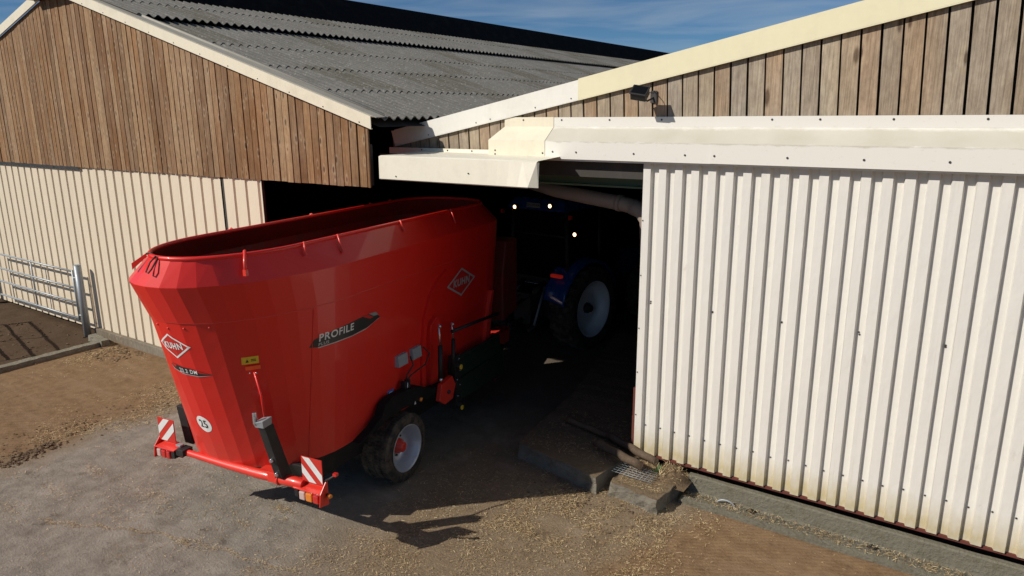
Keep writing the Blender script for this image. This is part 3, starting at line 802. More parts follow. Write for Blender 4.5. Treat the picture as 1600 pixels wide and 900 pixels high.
def text_polys(txt, size=1, bold=.02, sx=1.0, font_shear=0, space=1.0):  # flat lettering as polygons
    cu = bpy.data.curves.new('lettering', 'FONT'); cu.body = txt; cu.size = size; cu.offset = bold*size
    cu.align_x = 'CENTER'; cu.align_y = 'CENTER'; cu.shear = font_shear; cu.space_character = space; cu.resolution_u = 3
    to = bpy.data.objects.new('lettering', cu); sc.collection.objects.link(to)
    dg = bpy.context.evaluated_depsgraph_get(); me = to.evaluated_get(dg).to_mesh()
    P = [[(me.vertices[k].co.x*sx, me.vertices[k].co.y) for k in pl.vertices] for pl in me.polygons]
    to.evaluated_get(dg).to_mesh_clear(); bpy.data.objects.remove(to); bpy.data.curves.remove(cu)
    return P
def shift(P, dx, dy): return [[(x+dx, y+dy) for x, y in pl] for pl in P]
def diamond(w_, h_): return [[(-w_, 0), (0, -h_), (w_, 0), (0, h_)]]
def ring_poly(w_, h_, k):
    o = diamond(w_, h_)[0]; i = diamond(w_*k, h_*k)[0]
    return [[o[j], o[(j+1) % 4], i[(j+1) % 4], i[j]] for j in range(4)]
def logo(name, c, size, white, ang, label, k=.86, skew=0, ysc=1):
    return wrap([(diamond(1, .72), 'decal_red' , .003), (ring_poly(1, .72, k), white, .0045),
                 (text_polys('KUHN', .50, .035, .76, .08, 1.12), white, .006)], name, c, ang, size, skew, ysc, label=label)
DECALS = True
if DECALS:
    logo('emblem', (-.105, -.54, 2.39), .245, 'decal_white', 0, 'white outlined diamond emblem on the rear of the tub', ysc=.86)
    logo('emblem', (.96, 3.50, 2.325), .40, 'decal_silver', 0, 'grey diamond emblem high on the side of the tub', ysc=.74)
    # side stripe
    st = [(-1, -.16), (-.82, -.20), (.1, -.20), (.55, -.165), (1, -.02), (.86, .18), (.62, .20), (-.35, .12), (-.88, .02)]
    wrap([([st], 'decal_black', .003), ([[(-.82, -.20), (.1, -.20), (.55, -.165), (1, -.02), (.96, -.02), (.53, -.19), (.1, -.225), (-.8, -.225)]], 'decal_silver', .0045),
          ([[(.42, .19), (.66, .05), (.78, .06), (.58, .2)]], 'decal_red', .0045), ([[(.62, .20), (.86, .18), (.95, .07), (.78, .09)]], 'decal_grey', .0045),
          (shift(text_polys('PROFILE', .26, .02, .9, .1, 1.12), -.33, .02), 'stripe_white', .006), (shift(text_polys('PLUS', .11, .015, 1, .1, 1.12), -.68, -.14), 'decal_silver', .006)],
         'name_stripe', (.97, .98, 2.30), 0, .58, ysc=.78, label='black and silver name stripe on the side of the tub')
    st2 = [(-1, .12), (-.78, .20), (.25, .10), (.55, .02), (1.05, -.16), (.5, -.19), (-.4, -.16), (-.8, -.06)]
    wrap([([st2], 'decal_black', .003), ([[(-1, .12), (-.8, -.06), (-.4, -.16), (.5, -.19), (1.05, -.16), (.5, -.225), (-.42, -.195), (-.86, -.08)]], 'decal_silver', .0045),
          ([[(-.9, .13), (-.78, .19), (-.62, .17), (-.72, .02)]], 'decal_red', .0045),
          ([[(.35, .07), (.55, .01), (.9, -.12), (.5, -.08)]], 'decal_red', .0045),
          (shift(text_polys('22.2 DM', .26, .015, .9, .1, 1.15), -.05, -.03), 'decal_white', .006)],
         'model_stripe', (-.01, -.46, 2.10), 0, .27, label='dark model number stripe under the rear emblem')
    circ = [(math.cos(a), math.sin(a)) for a in [2*math.pi*k/28 for k in range(28)]]
    wrap([([circ], 'decal_white', .003), (text_polys('25', 1.35, .015, .78, 0, 1.15), 'decal_black', .006)], 'speed_sticker', (-.135, -.25, 1.395), 0, .11)
    rect = lambda a, c: [[(-a, -c), (a, -c), (a, c), (-a, c)]]
    wrap([(rect(1, .5), 'decal_yellow', .003), ([[(-.55, -.25), (-.15, -.25), (-.35, .2)]], 'decal_black', .0045), (shift(rect(.3, .05), .4, .1)+shift(rect(.3, .05), .4, -.1), 'decal_black', .0045)], 'warning_label', (.583, -.155, 2.223), 0, .085)
    wrap([(rect(1, .3), 'decal_orange', .012)], 'reflector_strip', (.60, -.14, 2.135), 0, .075)
    wrap([(rect(1, .5), 'decal_blue', .003), (rect(.6, .12), 'decal_white', .0045)], 'blue_label', (.91, 1.77, 1.22), 0, .065)

# --- rim hooks, lamp bar, arms
def hook(y0, y1, down, sg=1, r=.011):
    t0 = sg*.725+.06; z1 = 3.375-down; f_ = (3.345-z1)/.265
    t1 = sg*(.735+.35*f_)+.06-.14*f_+sg*.022
    b = MB(); b.tube([(t0, y0, 3.36), (t0+sg*.03, y0-.003, 3.385), (t1, y1, z1)], [r*1.4, r, r*1.1], 8, 'red_bright')
    b.sphere((t1, y1, z1), r*1.4, 'red_bright')
    fk(b, 'rim_hook')
for a_ in ((.52, .46, .11), (1.06, 1.0, .17), (2.27, 2.25, .11), (3.5, 3.43, .17)): hook(*a_)
b = MB(); b.tube([(.66, -.17, 3.36), (.69, -.18, 3.40), (.74, -.24, 3.30), (.77, -.27, 3.20)], .016, 8, 'red_bright'); b.box((.75, -.285, 3.17), (.79, -.25, 3.23), 'red_bright'); fk(b, 'rim_hook')
for y0 in (.9, 2.3, 3.6, 4.1): hook(y0, y0-.05, .09, -1)
b = MB()
b.tube([(.0, -.66, 3.375), (-.03, -.71, 3.32), (-.035, -.765, 3.23), (.0, -.765, 3.225), (.025, -.745, 3.26), (.03, -.70, 3.32), (.03, -.655, 3.37)], .009, 6, 'rust')
fk(b, 'rope_loop')
b = MB(); b.hexa([(-.22, -.60, 3.34), (-.20, -.62, 3.34), (-.33, -.70, 3.215), (-.35, -.68, 3.215), (-.22, -.60, 3.38), (-.20, -.62, 3.38), (-.33, -.70, 3.28), (-.35, -.68, 3.28)], 'red')
b.tube([(-.22, -.60, 3.37), (-.17, -.60, 3.385), (-.10, -.60, 3.36)], .012, 6, 'rust'); fk(b, 'net_bracket')
b = MB()
for (t, z, s) in ((-.25, 2.60, -.68), (-.05, 2.58, -.69), (.18, 2.60, -.64), (.42, 2.62, -.50)):
    p, nn, _, _ = BV.find_nearest(Vector((t, s, z))); b = MB(); b.sphere(p, .014, 'red_bright', sub=1); fk(b, 'bolt')
bar = MB()
bar.tube([(-.95, -.08, .80), (-.6, -.08, .81), (0.0, -.09, .81), (.5, -.09, .82), (.78, -.08, .83)], [.038, .04, .045, .055, .055], 14, 'red_bright')
bar.tube([(.78, -.08, .83), (.98, -.08, .84), (1.12, -.08, .84)], [.062, .062, .055], 14, 'red_bright')
bar.lathe([(.765, .06), (.77, .075), (.795, .075), (.80, .06)], (0, -.08, .83), 0, 16, 'red_bright')
bar.box((.66, -.15, .80), (.78, -.01, .92), 'red_bright'); bar.box((-.80, -.15, .78), (-.68, -.01, .86), 'black'); bar.box((-.86, -.1, .86), (-.78, -.04, .885), 'galv')
bar.box((-.55, -.05, .77), (-.45, .10, .83), 'red'); bar.box((.42, -.05, .77), (.55, .12, .84), 'red')
LB = fk(bar, 'lamp_bar', bevel=.004); LB.location.z = .045
for sg, x0, x1 in ((-1, -1.18, -.84), (1, 1.02, 1.40)):
    b = MB()
    b.hexa([(x0, -.15, .855), (x1, -.15, .86), (x1, -.03, .89), (x0, -.03, .885), (x0, -.15, .865), (x1, -.15, .87), (x1, -.03, .90), (x0, -.03, .895)], 'red_bright')
    b.box((x0, -.045, .73), (x1, -.03, .93), 'red_bright')
    xo = x0 if sg < 0 else x1
    b.hexa([(xo-.006, -.17, .73), (xo+.006, -.17, .73), (xo+.006, -.03, .70), (xo-.006, -.03, .70), (xo-.006, -.15, .865), (xo+.006, -.15, .865), (xo+.006, -.03, 1.0), (xo-.006, -.03, 1.0)], 'red_bright')
    b.box((x0+.01 if sg > 0 else x1-.06, -.14, .76), (x0+.06 if sg > 0 else x1-.01, -.05, .85), 'black')
    br = fk(b, 'lamp_bracket', bevel=.003)
    b = MB(); c0, c1 = (x0+.07, x1-.02) if sg > 0 else (x0+.02, x1-.07)
    b.box((c0, -.13, .735), (c1, -.05, .85), 'red_lens'); wdt = (c1-c0)
    b.box((c0+wdt*.05, -.155, .745), (c0+wdt*.32, -.125, .842), 'clear_lens'); b.box((c0+wdt*.36, -.155, .745), (c0+wdt*.66, -.125, .842), 'amber_lens' if sg > 0 else 'red_lens'); b.box((c0+wdt*.70, -.155, .745), (c1-wdt*.04, -.125, .842), 'red_lens')
    fk(b, 'tail_lamp', bevel=.012)
    # striped warning board
    s0, s1 = (-1.165, -.885) if sg < 0 else (1.10, 1.38); z0, z1 = .93, 1.215
    b = MB(); b.box((s0, -.075, z0), (s1, -.065, z1), 'stripe_red')
    def cut(poly):
        out = []                        # clip stripe to the board square
        def clip(P, f):
            R = []
            for k in range(len(P)):
                a, c = P[k-1], P[k]; fa, fc = f(a), f(c)
                if fa*fc < 0: t = fa/(fa-fc); R.append((a[0]+(c[0]-a[0])*t, a[1]+(c[1]-a[1])*t))
                if fc >= 0: R.append(c)
            return R
        for f in (lambda p: p[0]-.01, lambda p: .99-p[0], lambda p: p[1]-.01, lambda p: .99-p[1]): poly = clip(poly, f)
        return poly
    for a in (-.40, .30):
        q = [(a, 0), (a+.36, 0), (a+1.36, 1), (a+1, 1)]
        if sg < 0: q = [(a-.2, 0), (a+.16, 0), (a+1.16, 1), (a+.8, 1)]
        q = cut([(1-x_, y_) if sg > 0 else (x_, y_) for x_, y_ in q])
        if len(q) > 2: b.face([(s0+(s1-s0)*x_, -.0775, z0+(z1-z0)*y_) for x_, y_ in q], 'stripe_white')
    fk(b, 'warning_board', recalc=False)
b = MB(); b.tube([(1.39, -.06, .83), (1.44, -.06, .83)], .016, 8, 'black'); b.lathe([(0, .026), (.02, .028), (.04, .018)], (1.43, -.06, .82), 0, 14, 'amber_lens'); fk(b, 'side_marker')
b = MB(); b.tube([(1.34, -.05, .95), (1.46, -.05, 1.02), (1.54, -.05, 1.08)], .014, 8, 'black'); b.box((1.52, -.075, 1.075), (1.565, -.035, 1.105), 'red_lens'); fk(b, 'side_marker')
for sg in (-1, 1):
    b = MB(); x0, x1 = (.72, .84) if sg > 0 else (-.84, -.70)
    if sg > 0:
        b.hexa([(x0+.06, -.15, .92), (x1+.05, -.15, .92), (x1+.05, -.01, .92), (x0+.06, -.01, .92), (x0+.03, -.30, 1.58), (x1+.02, -.30, 1.58), (x1+.02, -.18, 1.58), (x0+.03, -.18, 1.58)], 'black')
        b.hexa([(x0+.015, -.315, 1.56), (x1+.02, -.315, 1.57), (x1+.02, -.20, 1.58), (x0+.015, -.20, 1.58), (x0+.015, -.335, 1.62), (x1+.03, -.33, 1.66), (x1+.03, -.20, 1.67), (x0+.015, -.20, 1.63)], 'galv')
        b.box((x0+.012, -.335, 1.60), (x0+.045, -.30, 1.73), 'chrome')
        for z in (.98, 1.16):
            s_ = -.16-.18*(z-.90)/.70; b.lathe([(-.03, .022), (-.012, .024), (0, .024)], ((x0+x1)/2+.055-.03*(z-.9)/.7, s_+.02, z), 1, 12, 'chrome')
    else:
        b.hexa([(x0-.06, .06, .88), (x1-.06, .06, .88), (x1-.06, .2, .88), (x0-.06, .2, .88), (x0-.10, .03, 1.36), (x1-.10, .03, 1.36), (x1-.10, .16, 1.36), (x0-.10, .16, 1.36)], 'black')
    fk(b, 'support_arm', bevel=.006)
b = MB(); b.tube([(.63, -.155, 2.10), (.69, -.15, 1.85), (.765, -.20, 1.62)], .013, 8, 'red'); b.sphere((.59, -.18, 2.09), .010, 'chrome', sub=1); b.sphere((.65, -.15, 2.09), .010, 'chrome', sub=1)
fk(b, 'lock_rod')
# thin vertical weld strip next to it
b = MB()
for z0, z1 in ((.9, 2.66),):
    P = []
    for k in range(13):
        z = z0+(z1-z0)*k/12; h, hn = on_tub(.9, .25+.02*k, z, Vector((.72, -.69, 0)).normalized())
        if h: P.append(h+Vector((.002, -.002, 0)))
    b.tube(P, .004, 5, 'red')
fk(b, 'weld_seam')
# --- side panel, mudguards, chassis
def skin_prism(mb, poly, lift0, lift1, mat, sg=1):
    """polygon in (s,z) lying on the slanted side of the tub"""
    def X(s, z): q = interp(max(.88, z)); return sg*q[1]+q[6]
    A = [mb.b.verts.new((X(s, z)+sg*lift0, s, z)) for s, z in poly]; B = [mb.b.verts.new((X(s, z)+sg*lift1, s, z)) for s, z in poly]
    i = mb.mi(mat); k = len(poly)
    for j in range(k): mb.b.faces.new((A[j], A[(j+1) % k], B[(j+1) % k], B[j])).material_index = i
    mb.b.faces.new(B).material_index = i
arc = [(2.46, 1.0), (2.44, 1.6), (2.50, 2.02)]+[(3.15+.62*math.cos(a)*-1, 2.02+.55*math.sin(a)) for a in [R_(q) for q in (10, 25, 40, 55, 70, 85)]]
b = MB(); skin_prism(b, [(2.46, 1.0), (2.44, 1.6), (2.50, 2.05), (2.62, 2.32), (2.82, 2.50), (3.05, 2.60), (3.05, 2.54), (2.86, 2.44), (2.69, 2.28), (2.58, 2.03), (2.52, 1.6), (2.54, 1.0)], -.01, .035, 'red')
fk(b, 'housing_flange'); b = MB(); skin_prism(b, [(4.15, 1.0), (4.28, 1.75), (4.36, 2.0), (4.42, 2.0), (4.36, 1.7), (4.28, 1.0)], -.01, .06, 'red_bright')
fk(b, 'housing_flange')
b = MB(); skin_prism(b, [(2.62, .9), (2.60, 1.9), (2.75, 2.0), (2.85, 1.9), (2.9, .9)], .0, .07, 'red'); fk(b, 'door_pillar', bevel=.006)
for sg in (1, -1):
    b = MB(); P = [(.92, .90), (1.2, .98), (1.38, 1.07), (1.45, 1.19), (1.60, 1.24), (1.95, 1.22), (2.2, 1.18), (2.5, 1.04), (2.9, 1.0), (2.9, .90), (2.35, .93), (2.1, .98), (1.8, 1.0), (1.5, .99), (1.25, .93)]
    def pp(p): return p
    b.prism(P, 0, sg*.93, sg*1.06, 'matt_black')
    arcp = []
    fk(b, 'mudguard', bevel=.01)
b = MB()
b.box((-.45, .3, .62), (-.33, 6.0, .84), 'red'); b.box((.33, .3, .62), (.45, 6.0, .84), 'red'); b.box((-.45, 1.2, .60), (.45, 1.3, .8), 'red'); b.box((-.45, 3.4, .60), (.45, 3.5, .8), 'red')
b.hexa([(-.30, 4.9, .50), (.30, 4.9, .50), (.08, 6.7, .50), (-.08, 6.7, .50), (-.30, 4.9, .80), (.30, 4.9, .80), (.08, 6.7, .66), (-.08, 6.7, .66)], 'red')
b.tube([(-.95, 1.81, .46), (.95, 1.81, .46)], .07, 12, 'dark_metal'); b.box((-.5, 1.7, .45), (-.3, 1.95, .65), 'dark_metal'); b.box((.3, 1.7, .45), (.5, 1.95, .65), 'dark_metal')
fk(b, 'chassis')
b = MB(); b.hexa([(-.70, .40, .50), (.70, .40, .50), (.74, 5.0, .50), (-.74, 5.0, .50), (-.80, .22, .875), (.80, .22, .875), (.84, 5.1, .875), (-.84, 5.1, .875)], 'black'); fk(b, 'underbody_light_block', bevel=.02)  # added black box, stops sun passing under the tub and fills out its shadow
def wheel(parent, c, R0, wdt, rimR, sg, rimmat, hubmat, lugs=64, tractor=False):
    hs = .55 if tractor else 1.0
    """c centre of the outer face; sg = +1 when the outer face looks to +x"""
    cx_, cy_, cz_ = c; xi = cx_-sg*wdt
    prof = [(0, rimR), (0.01, rimR+(R0-rimR)*.35), (-.0, R0*.93), (.022, R0*.975)]
    # tyre
    b = MB(); i = b.mi('rubber'); ring = []
    side = [(.015, rimR), (0, rimR+(R0-rimR)*.3), (0, R0*.90), (.02, R0*.965)]
    treadx = [.02+ (wdt-.04)*q for q in (0, .18, .20, .24, .26, .47, .48, .52, .53, .74, .76, .80, .82, 1)]
    dep = [0, 0, 1, 1, 0, 0, 1, 1, 0, 0, 1, 1, 0, 0]
    if tractor: treadx = [.02+(wdt-.04)*q for q in (0, .25, .5, .75, 1)]; dep = [0]*5
    D = .014 if not tractor else .05
    seg = lugs*2
    for j in range(seg):
        a = 2*math.pi*j/seg; row = []
        L = side+[(tx, None) for tx in treadx]+[(wdt-h, r) for h, r in side[::-1]]
        for q, (h, r) in enumerate(L):
            if r is None:
                kx = q-len(side); r = R0-D*dep[kx]
                aa = (j+ (kx//4)*1 + (int(abs(h-wdt/2)*60) if tractor else 0)) % (2 if not tractor else 6)
                if not dep[kx] and (aa == 0 if not tractor else aa < 3): r -= (.009 if not tractor else .05)
            row.append(b.b.verts.new((cx_-sg*h, cy_+r*math.cos(a), cz_+r*math.sin(a))))
        ring.append(row)
    for j in range(seg):
        A, B = ring[j], ring[(j+1) % seg]
        for q in range(len(A)-1):
            f = b.b.faces.new((A[q], A[q+1], B[q+1], B[q])); f.material_index = i; f.smooth = q in (0, 1, len(A)-2, len(A)-3)
    ty = b.build('tyre', None, parent)
    b = MB(); k = -sg; rr = rimR
    b.lathe([(cx_+sg*.004, rr+.012), (cx_+sg*.008, rr), (cx_-sg*.02, rr*.965), (cx_-sg*.05, rr*.90), (cx_-sg*.10, rr*.86), (cx_-sg*.15, rr*.80), (cx_-sg*.20, rr*.78), (cx_-sg*.21, rr*.55), (cx_-sg*.19, rr*.40), (cx_-sg*.19, 0.0005)], (0, cy_, cz_), 0, 48, rimmat, caps=False)
    rm = b.build('rim', None, parent)
    b = MB(); b.lathe([(cx_-sg*.19, rr*.34*hs), (cx_-sg*.13, rr*.33*hs), (cx_-sg*.11, rr*.24*hs), (cx_-sg*.06, rr*.22*hs), (cx_-sg*.05, rr*.15*hs), (cx_-sg*.05, .0005)], (0, cy_, cz_), 0, 24, hubmat)
    for q in range(8 if not tractor else 10):
        a = 2*math.pi*q/(8 if not tractor else 10); b.lathe([(cx_-sg*.20, .014), (cx_-sg*.17, .014), (cx_-sg*.17, .0005)], (0, cy_+rr*(.46 if not tractor else .16)*math.cos(a), cz_+rr*(.46 if not tractor else .16)*math.sin(a)), 0, 8, 'dark_metal' if not tractor else 'black')
    hb = b.build('hub', None, parent)
    return ty, rm, hb
def wheel_part(owner, c, *a, **k):
    e = bpy.data.objects.new('wheel', None); sc.collection.objects.link(e); e.parent = owner
    wheel(e, c, *a, **k); return e
wheel_part(fm, (1.10, 1.81, .46), .46, .42, .305, 1, 'silver_rim', 'red')
wheel_part(fm, (-1.10, 1.81, .46), .46, .42, .305, -1, 'silver_rim', 'red')
# --- side equipment
b = MB(); b.hexa([(1.10, 3.15, .66), (1.14, 3.15, .66), (1.14, 4.5, .60), (1.10, 4.5, .60), (1.00, 3.15, 1.22), (1.04, 3.15, 1.22), (1.04, 4.5, 1.20), (1.00, 4.5, 1.20)], 'belt')
b.tube([(1.02, 3.12, 1.24), (1.02, 4.5, 1.22)], .035, 10, 'belt'); b.box((1.06, 3.15, .95), (1.12, 4.5, .97), 'belt'); fk(b, 'discharge_conveyor', bevel=.004)
b = MB(); b.box((1.02, 2.98, .55), (1.14, 3.13, 1.36), 'black'); b.tube([(1.08, 3.05, .6), (1.20, 3.05, .6)], .05, 12, 'black'); b.tube([(1.08, 3.05, 1.2), (1.2, 3.05, 1.2)], .05, 12, 'black')
for (s, z) in ((3.02, .75), (3.09, .9), (3.02, 1.0), (3.1, 1.12), (3.08, 1.3)): b.sphere((1.145, s, z), .013, 'chrome', sub=1)
for z in (.58, 1.2): b.lathe([(1.20, .036), (1.215, .036), (1.215, .0005)], (0, 3.03, z), 0, 16, 'decal_yellow')
fk(b, 'conveyor_end_frame', bevel=.004)
b = MB(); b.tube([(1.12, 2.62, 1.12), (1.12, 2.64, 1.62)], .034, 12, 'black'); b.tube([(1.12, 2.64, 1.62), (1.10, 2.65, 1.92)], .014, 8, 'chrome'); b.sphere((1.13, 2.61, 1.14), .03, 'chrome'); b.sphere((1.12, 2.65, 1.90), .025, 'chrome'); fk(b, 'hydraulic_cylinder')
b = MB(); b.tube([(1.12, 2.96, 1.12), (1.12, 2.98, 1.62)], .028, 12, 'black'); b.tube([(1.12, 2.98, 1.62), (1.10, 2.98, 1.86)], .012, 8, 'chrome'); b.sphere((1.12, 2.98, 1.84), .022, 'chrome'); fk(b, 'hydraulic_cylinder')
b = MB(); b.prism([(2.55, .84), (2.62, 1.06), (2.9, 1.10), (2.98, .95), (2.9, .76), (2.7, .74)], 0, 1.07, 1.14, 'red'); b.sphere((1.15, 2.78, .9), .03, 'dark_metal'); fk(b, 'hinge_plate', bevel=.006)
b = MB(); b.tube([(1.12, 2.95, 1.74), (1.13, 4.30, 1.66)], .026, 10, 'black'); fk(b, 'guard_rail')
for (s, z) in ((1.98, 1.60), (2.30, 1.60)):
    b = MB(); X_ = interp(z)[1]+interp(z)[6]-.06
    b.hexa([(X_, s-.12, z-.07), (X_+.12, s-.10, z-.07), (X_+.12, s+.10, z-.07), (X_, s+.12, z-.07), (X_+.01, s-.12, z+.08), (X_+.11, s-.10, z+.08), (X_+.11, s+.10, z+.08), (X_+.01, s+.12, z+.08)], 'grey_plastic'); b.sphere((X_+.08, s+.04, z+.085), .012, 'chrome', sub=1)
    fk(b, 'control_box', bevel=.012)
b = MB(); b.tube([(1.0, 2.10, 1.62), (1.03, 2.12, 1.50), (1.0, 2.02, 1.40), (.99, 1.98, 1.30)], .012, 6, 'black'); b.tube([(1.0, 2.40, 1.66), (1.05, 2.48, 1.56), (1.03, 2.40, 1.42), (1.0, 2.10, 1.36), (.99, 1.99, 1.30)], .010, 6, 'black')
b.box((.95, 1.93, 1.10), (1.02, 1.97, 1.32), 'black'); b.box((.95, 2.01, 1.10), (1.02, 2.05, 1.32), 'black'); b.tube([(1.0, 1.99, 1.12), (1.02, 1.99, 1.30)], .008, 6, 'chrome'); fk(b, 'hose_bundle')
b = MB(); b.lathe([(1.06, .028), (1.085, .028), (1.085, .0005)], (0, 2.20, .99), 0, 14, 'amber_lens'); fk(b, 'side_reflector'); b = MB(); b.face([(1.07, 2.05, .97), (1.07, 2.09, .97), (1.07, 2.07, 1.02)], 'decal_white'); fk(b, 'side_reflector')
b = MB(); b.box((.75, 4.7, .55), (.85, 4.8, 1.15), 'red_inside'); fk(b, 'side_post')
b = MB(); b.tube([(.3, 5.6, .1), (.3, 5.6, .75)], .05, 12, 'red'); b.box((.2, 5.5, .0), (.4, 5.7, .12), 'red'); fk(b, 'drawbar_jack')
b = MB(); b.prism([(5.3, 2.0), (5.45, 2.6), (5.85, 2.6), (5.85, 1.3), (5.3, 1.2)], 0, .30, .70, 'red_inside'); fk(b, 'gearbox_hood', bevel=.03)
# ================================================================ TRACTOR
tr = empty('tractor', (-7.646, 12.509, 0), 'blue tractor with lit work lamps hitched to the red mixer in the dark doorway', 'tractor', R_(-6))
def tk(mb, name, mat=None, bevel=0, label=None, parent=None):
    o = mb.build(name, mat, parent or tr, bevel)
    if name in ('cab_frame', 'cab_roof', 'cab_glass', 'driver_seat', 'number_plate', 'marker_lamp'): o.location = (.13, 0, .05)
    if label: o['label'] = label
    return o
wheel_part(tr, (1.12, 0, .84), .86, .52, .57, 1, 'white_rim', 'black', lugs=66, tractor=True)
wheel_part(tr, (-1.12, 0, .84), .86, .52, .57, -1, 'white_rim', 'black', lugs=66, tractor=True)
wheel_part(tr, (.98, 2.75, .66), .67, .42, .40, 1, 'white_rim', 'black', lugs=60, tractor=True)
wheel_part(tr, (-.98, 2.75, .66), .67, .42, .40, -1, 'white_rim', 'black', lugs=60, tractor=True)
b = MB(); b.box((-.35, -.5, .6), (.35, 3.0, 1.1), 'dark_metal'); b.box((-.22, -.95, .55), (.22, -.5, 1.2), 'dark_metal'); b.tube([(-.6, 0, .84), (.6, 0, .84)], .16, 14, 'dark_metal'); b.tube([(-.6, 2.75, .66), (.6, 2.75, .66)], .1, 12, 'dark_metal'); tk(b, 'chassis', bevel=.02)
b = MB(); b.hexa([(-.42, 1.35, 1.1), (.42, 1.35, 1.1), (.34, 3.5, 1.0), (-.34, 3.5, 1.0), (-.42, 1.35, 1.85), (.42, 1.35, 1.85), (.30, 3.5, 1.55), (-.30, 3.5, 1.55)], 'blue'); tk(b, 'bonnet', bevel=.06)
for sg in (-1, 1):
    b = MB(); n_ = 12; i = b.mi('blue'); prev = None
    for k in range(n_+1):
        a = R_(165-k*12.5); r_ = 1.02; y, z = r_*math.cos(a)*.98, .84+r_*math.sin(a)
        row = [b.b.verts.new((sg*.55, y, z+.04)), b.b.verts.new((sg*.62, y, z+.05)), b.b.verts.new((sg*1.02, y, z)), b.b.verts.new((sg*1.06, y, z-.06))]
        if prev:
            for q in range(3): f = b.b.faces.new((prev[q], prev[q+1], row[q+1], row[q])); f.material_index = i; f.smooth = True
        prev = row
    o = tk(b, 'fender'); so = o.modifiers.new('s', 'SOLIDIFY'); so.thickness = .03
    b = MB(); b.box((sg*.68 if sg > 0 else -.95, -.90, 1.60), (sg*.95 if sg > 0 else -.68, -.82, 1.67), 'tail_lit'); tk(b, 'tail_light', bevel=.02)
cab = MB()
for (x, y) in ((-.72, -.55), (.72, -.55), (-.75, .55), (.75, .55), (-.62, 1.25), (.62, 1.25)):
    cab.tube([(x, y, 1.35), (x*.93, y*.96, 2.82)], .045, 8, 'black')
cab.box((-.75, -.55, 1.25), (.75, 1.25, 1.42), 'black'); cab.tube([(-.68, -.54, 2.3), (.68, -.54, 2.3)], .02, 8, 'black')
CB = tk(cab, 'cab_frame')
b = MB(); b.hexa([(-.75, -.72, 2.80), (.75, -.72, 2.80), (.72, 1.35, 2.80), (-.72, 1.35, 2.80), (-.62, -.55, 3.02), (.62, -.55, 3.02), (.6, 1.2, 3.02), (-.6, 1.2, 3.02)], 'blue'); tk(b, 'cab_roof', bevel=.05)
b = MB(); b.box((-.66, -.535, 1.45), (.66, -.525, 2.8), 'glass'); b.box((.71, -.5, 1.45), (.72, 1.2, 2.8), 'glass'); b.box((-.72, -.5, 1.45), (-.71, 1.2, 2.8), 'glass'); tk(b, 'cab_glass')
b = MB(); b.hexa([(-.25, .1, 1.4), (.25, .1, 1.4), (.25, .6, 1.4), (-.25, .6, 1.4), (-.25, .05, 1.9), (.25, .05, 1.9), (.25, .6, 1.55), (-.25, .6, 1.55)], 'black'); b.box((-.24, .0, 1.55), (.24, .12, 2.25), 'black'); tk(b, 'driver_seat', bevel=.04)
for (x, y, z) in ((-.32, -.735, 2.89), (.57, -.735, 2.97), (1.11, -.66, 2.46)):
    b = MB(); b.lathe([(-.03, .045), (.04, .06), (.05, .0005)], (x, y, z), 1, 16, 'black'); b.lathe([(-.036, .036), (-.032, .036), (-.036, .0005)], (x, y-.002, z), 1, 14, 'lamp_lit')
    if z < 2.6: b.tube([(x, y+.04, z), (.84, -.5, z-.1)], .015, 6, 'black')
    tk(b, 'work_lamp')
b = MB(); b.box((-.16, -.745, 2.86), (.18, -.735, 2.95), 'decal_grey')
for k, g_ in enumerate(text_polys('GH-275-RA', .07, .02, .95)): b.face([(x_+.01, -.748, z_+2.905) for x_, z_ in g_], 'decal_black')
tk(b, 'number_plate')
for x in (-.86, .86):
    b = MB(); b.box((x-.03, -.70, 2.68), (x+.03, -.64, 2.76), 'red_lens'); b.tube([(x, -.66, 2.72), (x*.85, -.60, 2.8)], .012, 6, 'black'); tk(b, 'marker_lamp')
b = MB()
for sg in (-1, 1):
    b.tube([(sg*.3, -.55, .62), (sg*.42, -1.25, .55)], .04, 8, 'dark_metal'); b.tube([(sg*.32, -.6, 1.3), (sg*.40, -1.05, .6)], .025, 8, 'galv'); b.tube([(sg*.25, -.55, 1.35), (sg*.32, -.95, 1.25)], .05, 8, 'dark_metal')
b.tube([(0, -.6, 1.2), (0, -1.15, .95)], .035, 8, 'dark_metal'); b.tube([(0, -.9, .62), (0, -1.35, .60)], .05, 10, 'black')
for k in range(6):
    x = -.15+.06*k; b.tube([(x, -.6, 1.35), (x*1.4, -.95, 1.05+.05*(k % 3)), (x*1.2, -1.5, 1.0), (x, -2.0, 1.15)], .012, 6, 'black'); b.sphere((x, -.62, 1.34), .022, 'chrome', sub=1)
tk(b, 'rear_linkage')
b = MB(); b.box((.46, .62, 1.3), (.54, .74, 2.4), 'black'); tk(b, 'exhaust', bevel=.02)
# ================================================================ GATE, POST, KERB
def rail_gate(name, x0, x1, y, label, rz=0, loc=None, pivot=None, n_=4):
    e = empty(name, (x1, y, 0) if loc is None else loc, label, 'gate', rz, 'tubular field gates')
    L = x0-x1
    def gk(mb, nm):
        o = mb.build(nm, 'galv'); o.parent = e; return o
    for z in (.37, .73, 1.07, 1.44):
        b = MB(); b.tube([(0, 0, z), (L, 0, z)], .024, 8); gk(b, 'rail')
    for xx in (0, L*.5, L): b = MB(); b.tube([(xx, 0, .34), (xx, 0, 1.47)], .026 if xx in (0, L) else .02, 8); gk(b, 'upright')
    b = MB(); b.tube([(0.0, 0, .45), (.12, 0, .45)], .02, 8); b.tube([(0, 0, 1.3), (.12, 0, 1.3)], .02, 8); gk(b, 'hinge')
    return e
rail_gate('metal_gate', -20.6, -16.52, 7.04, 'galvanised tubular gate closed in front of the cream sheets')
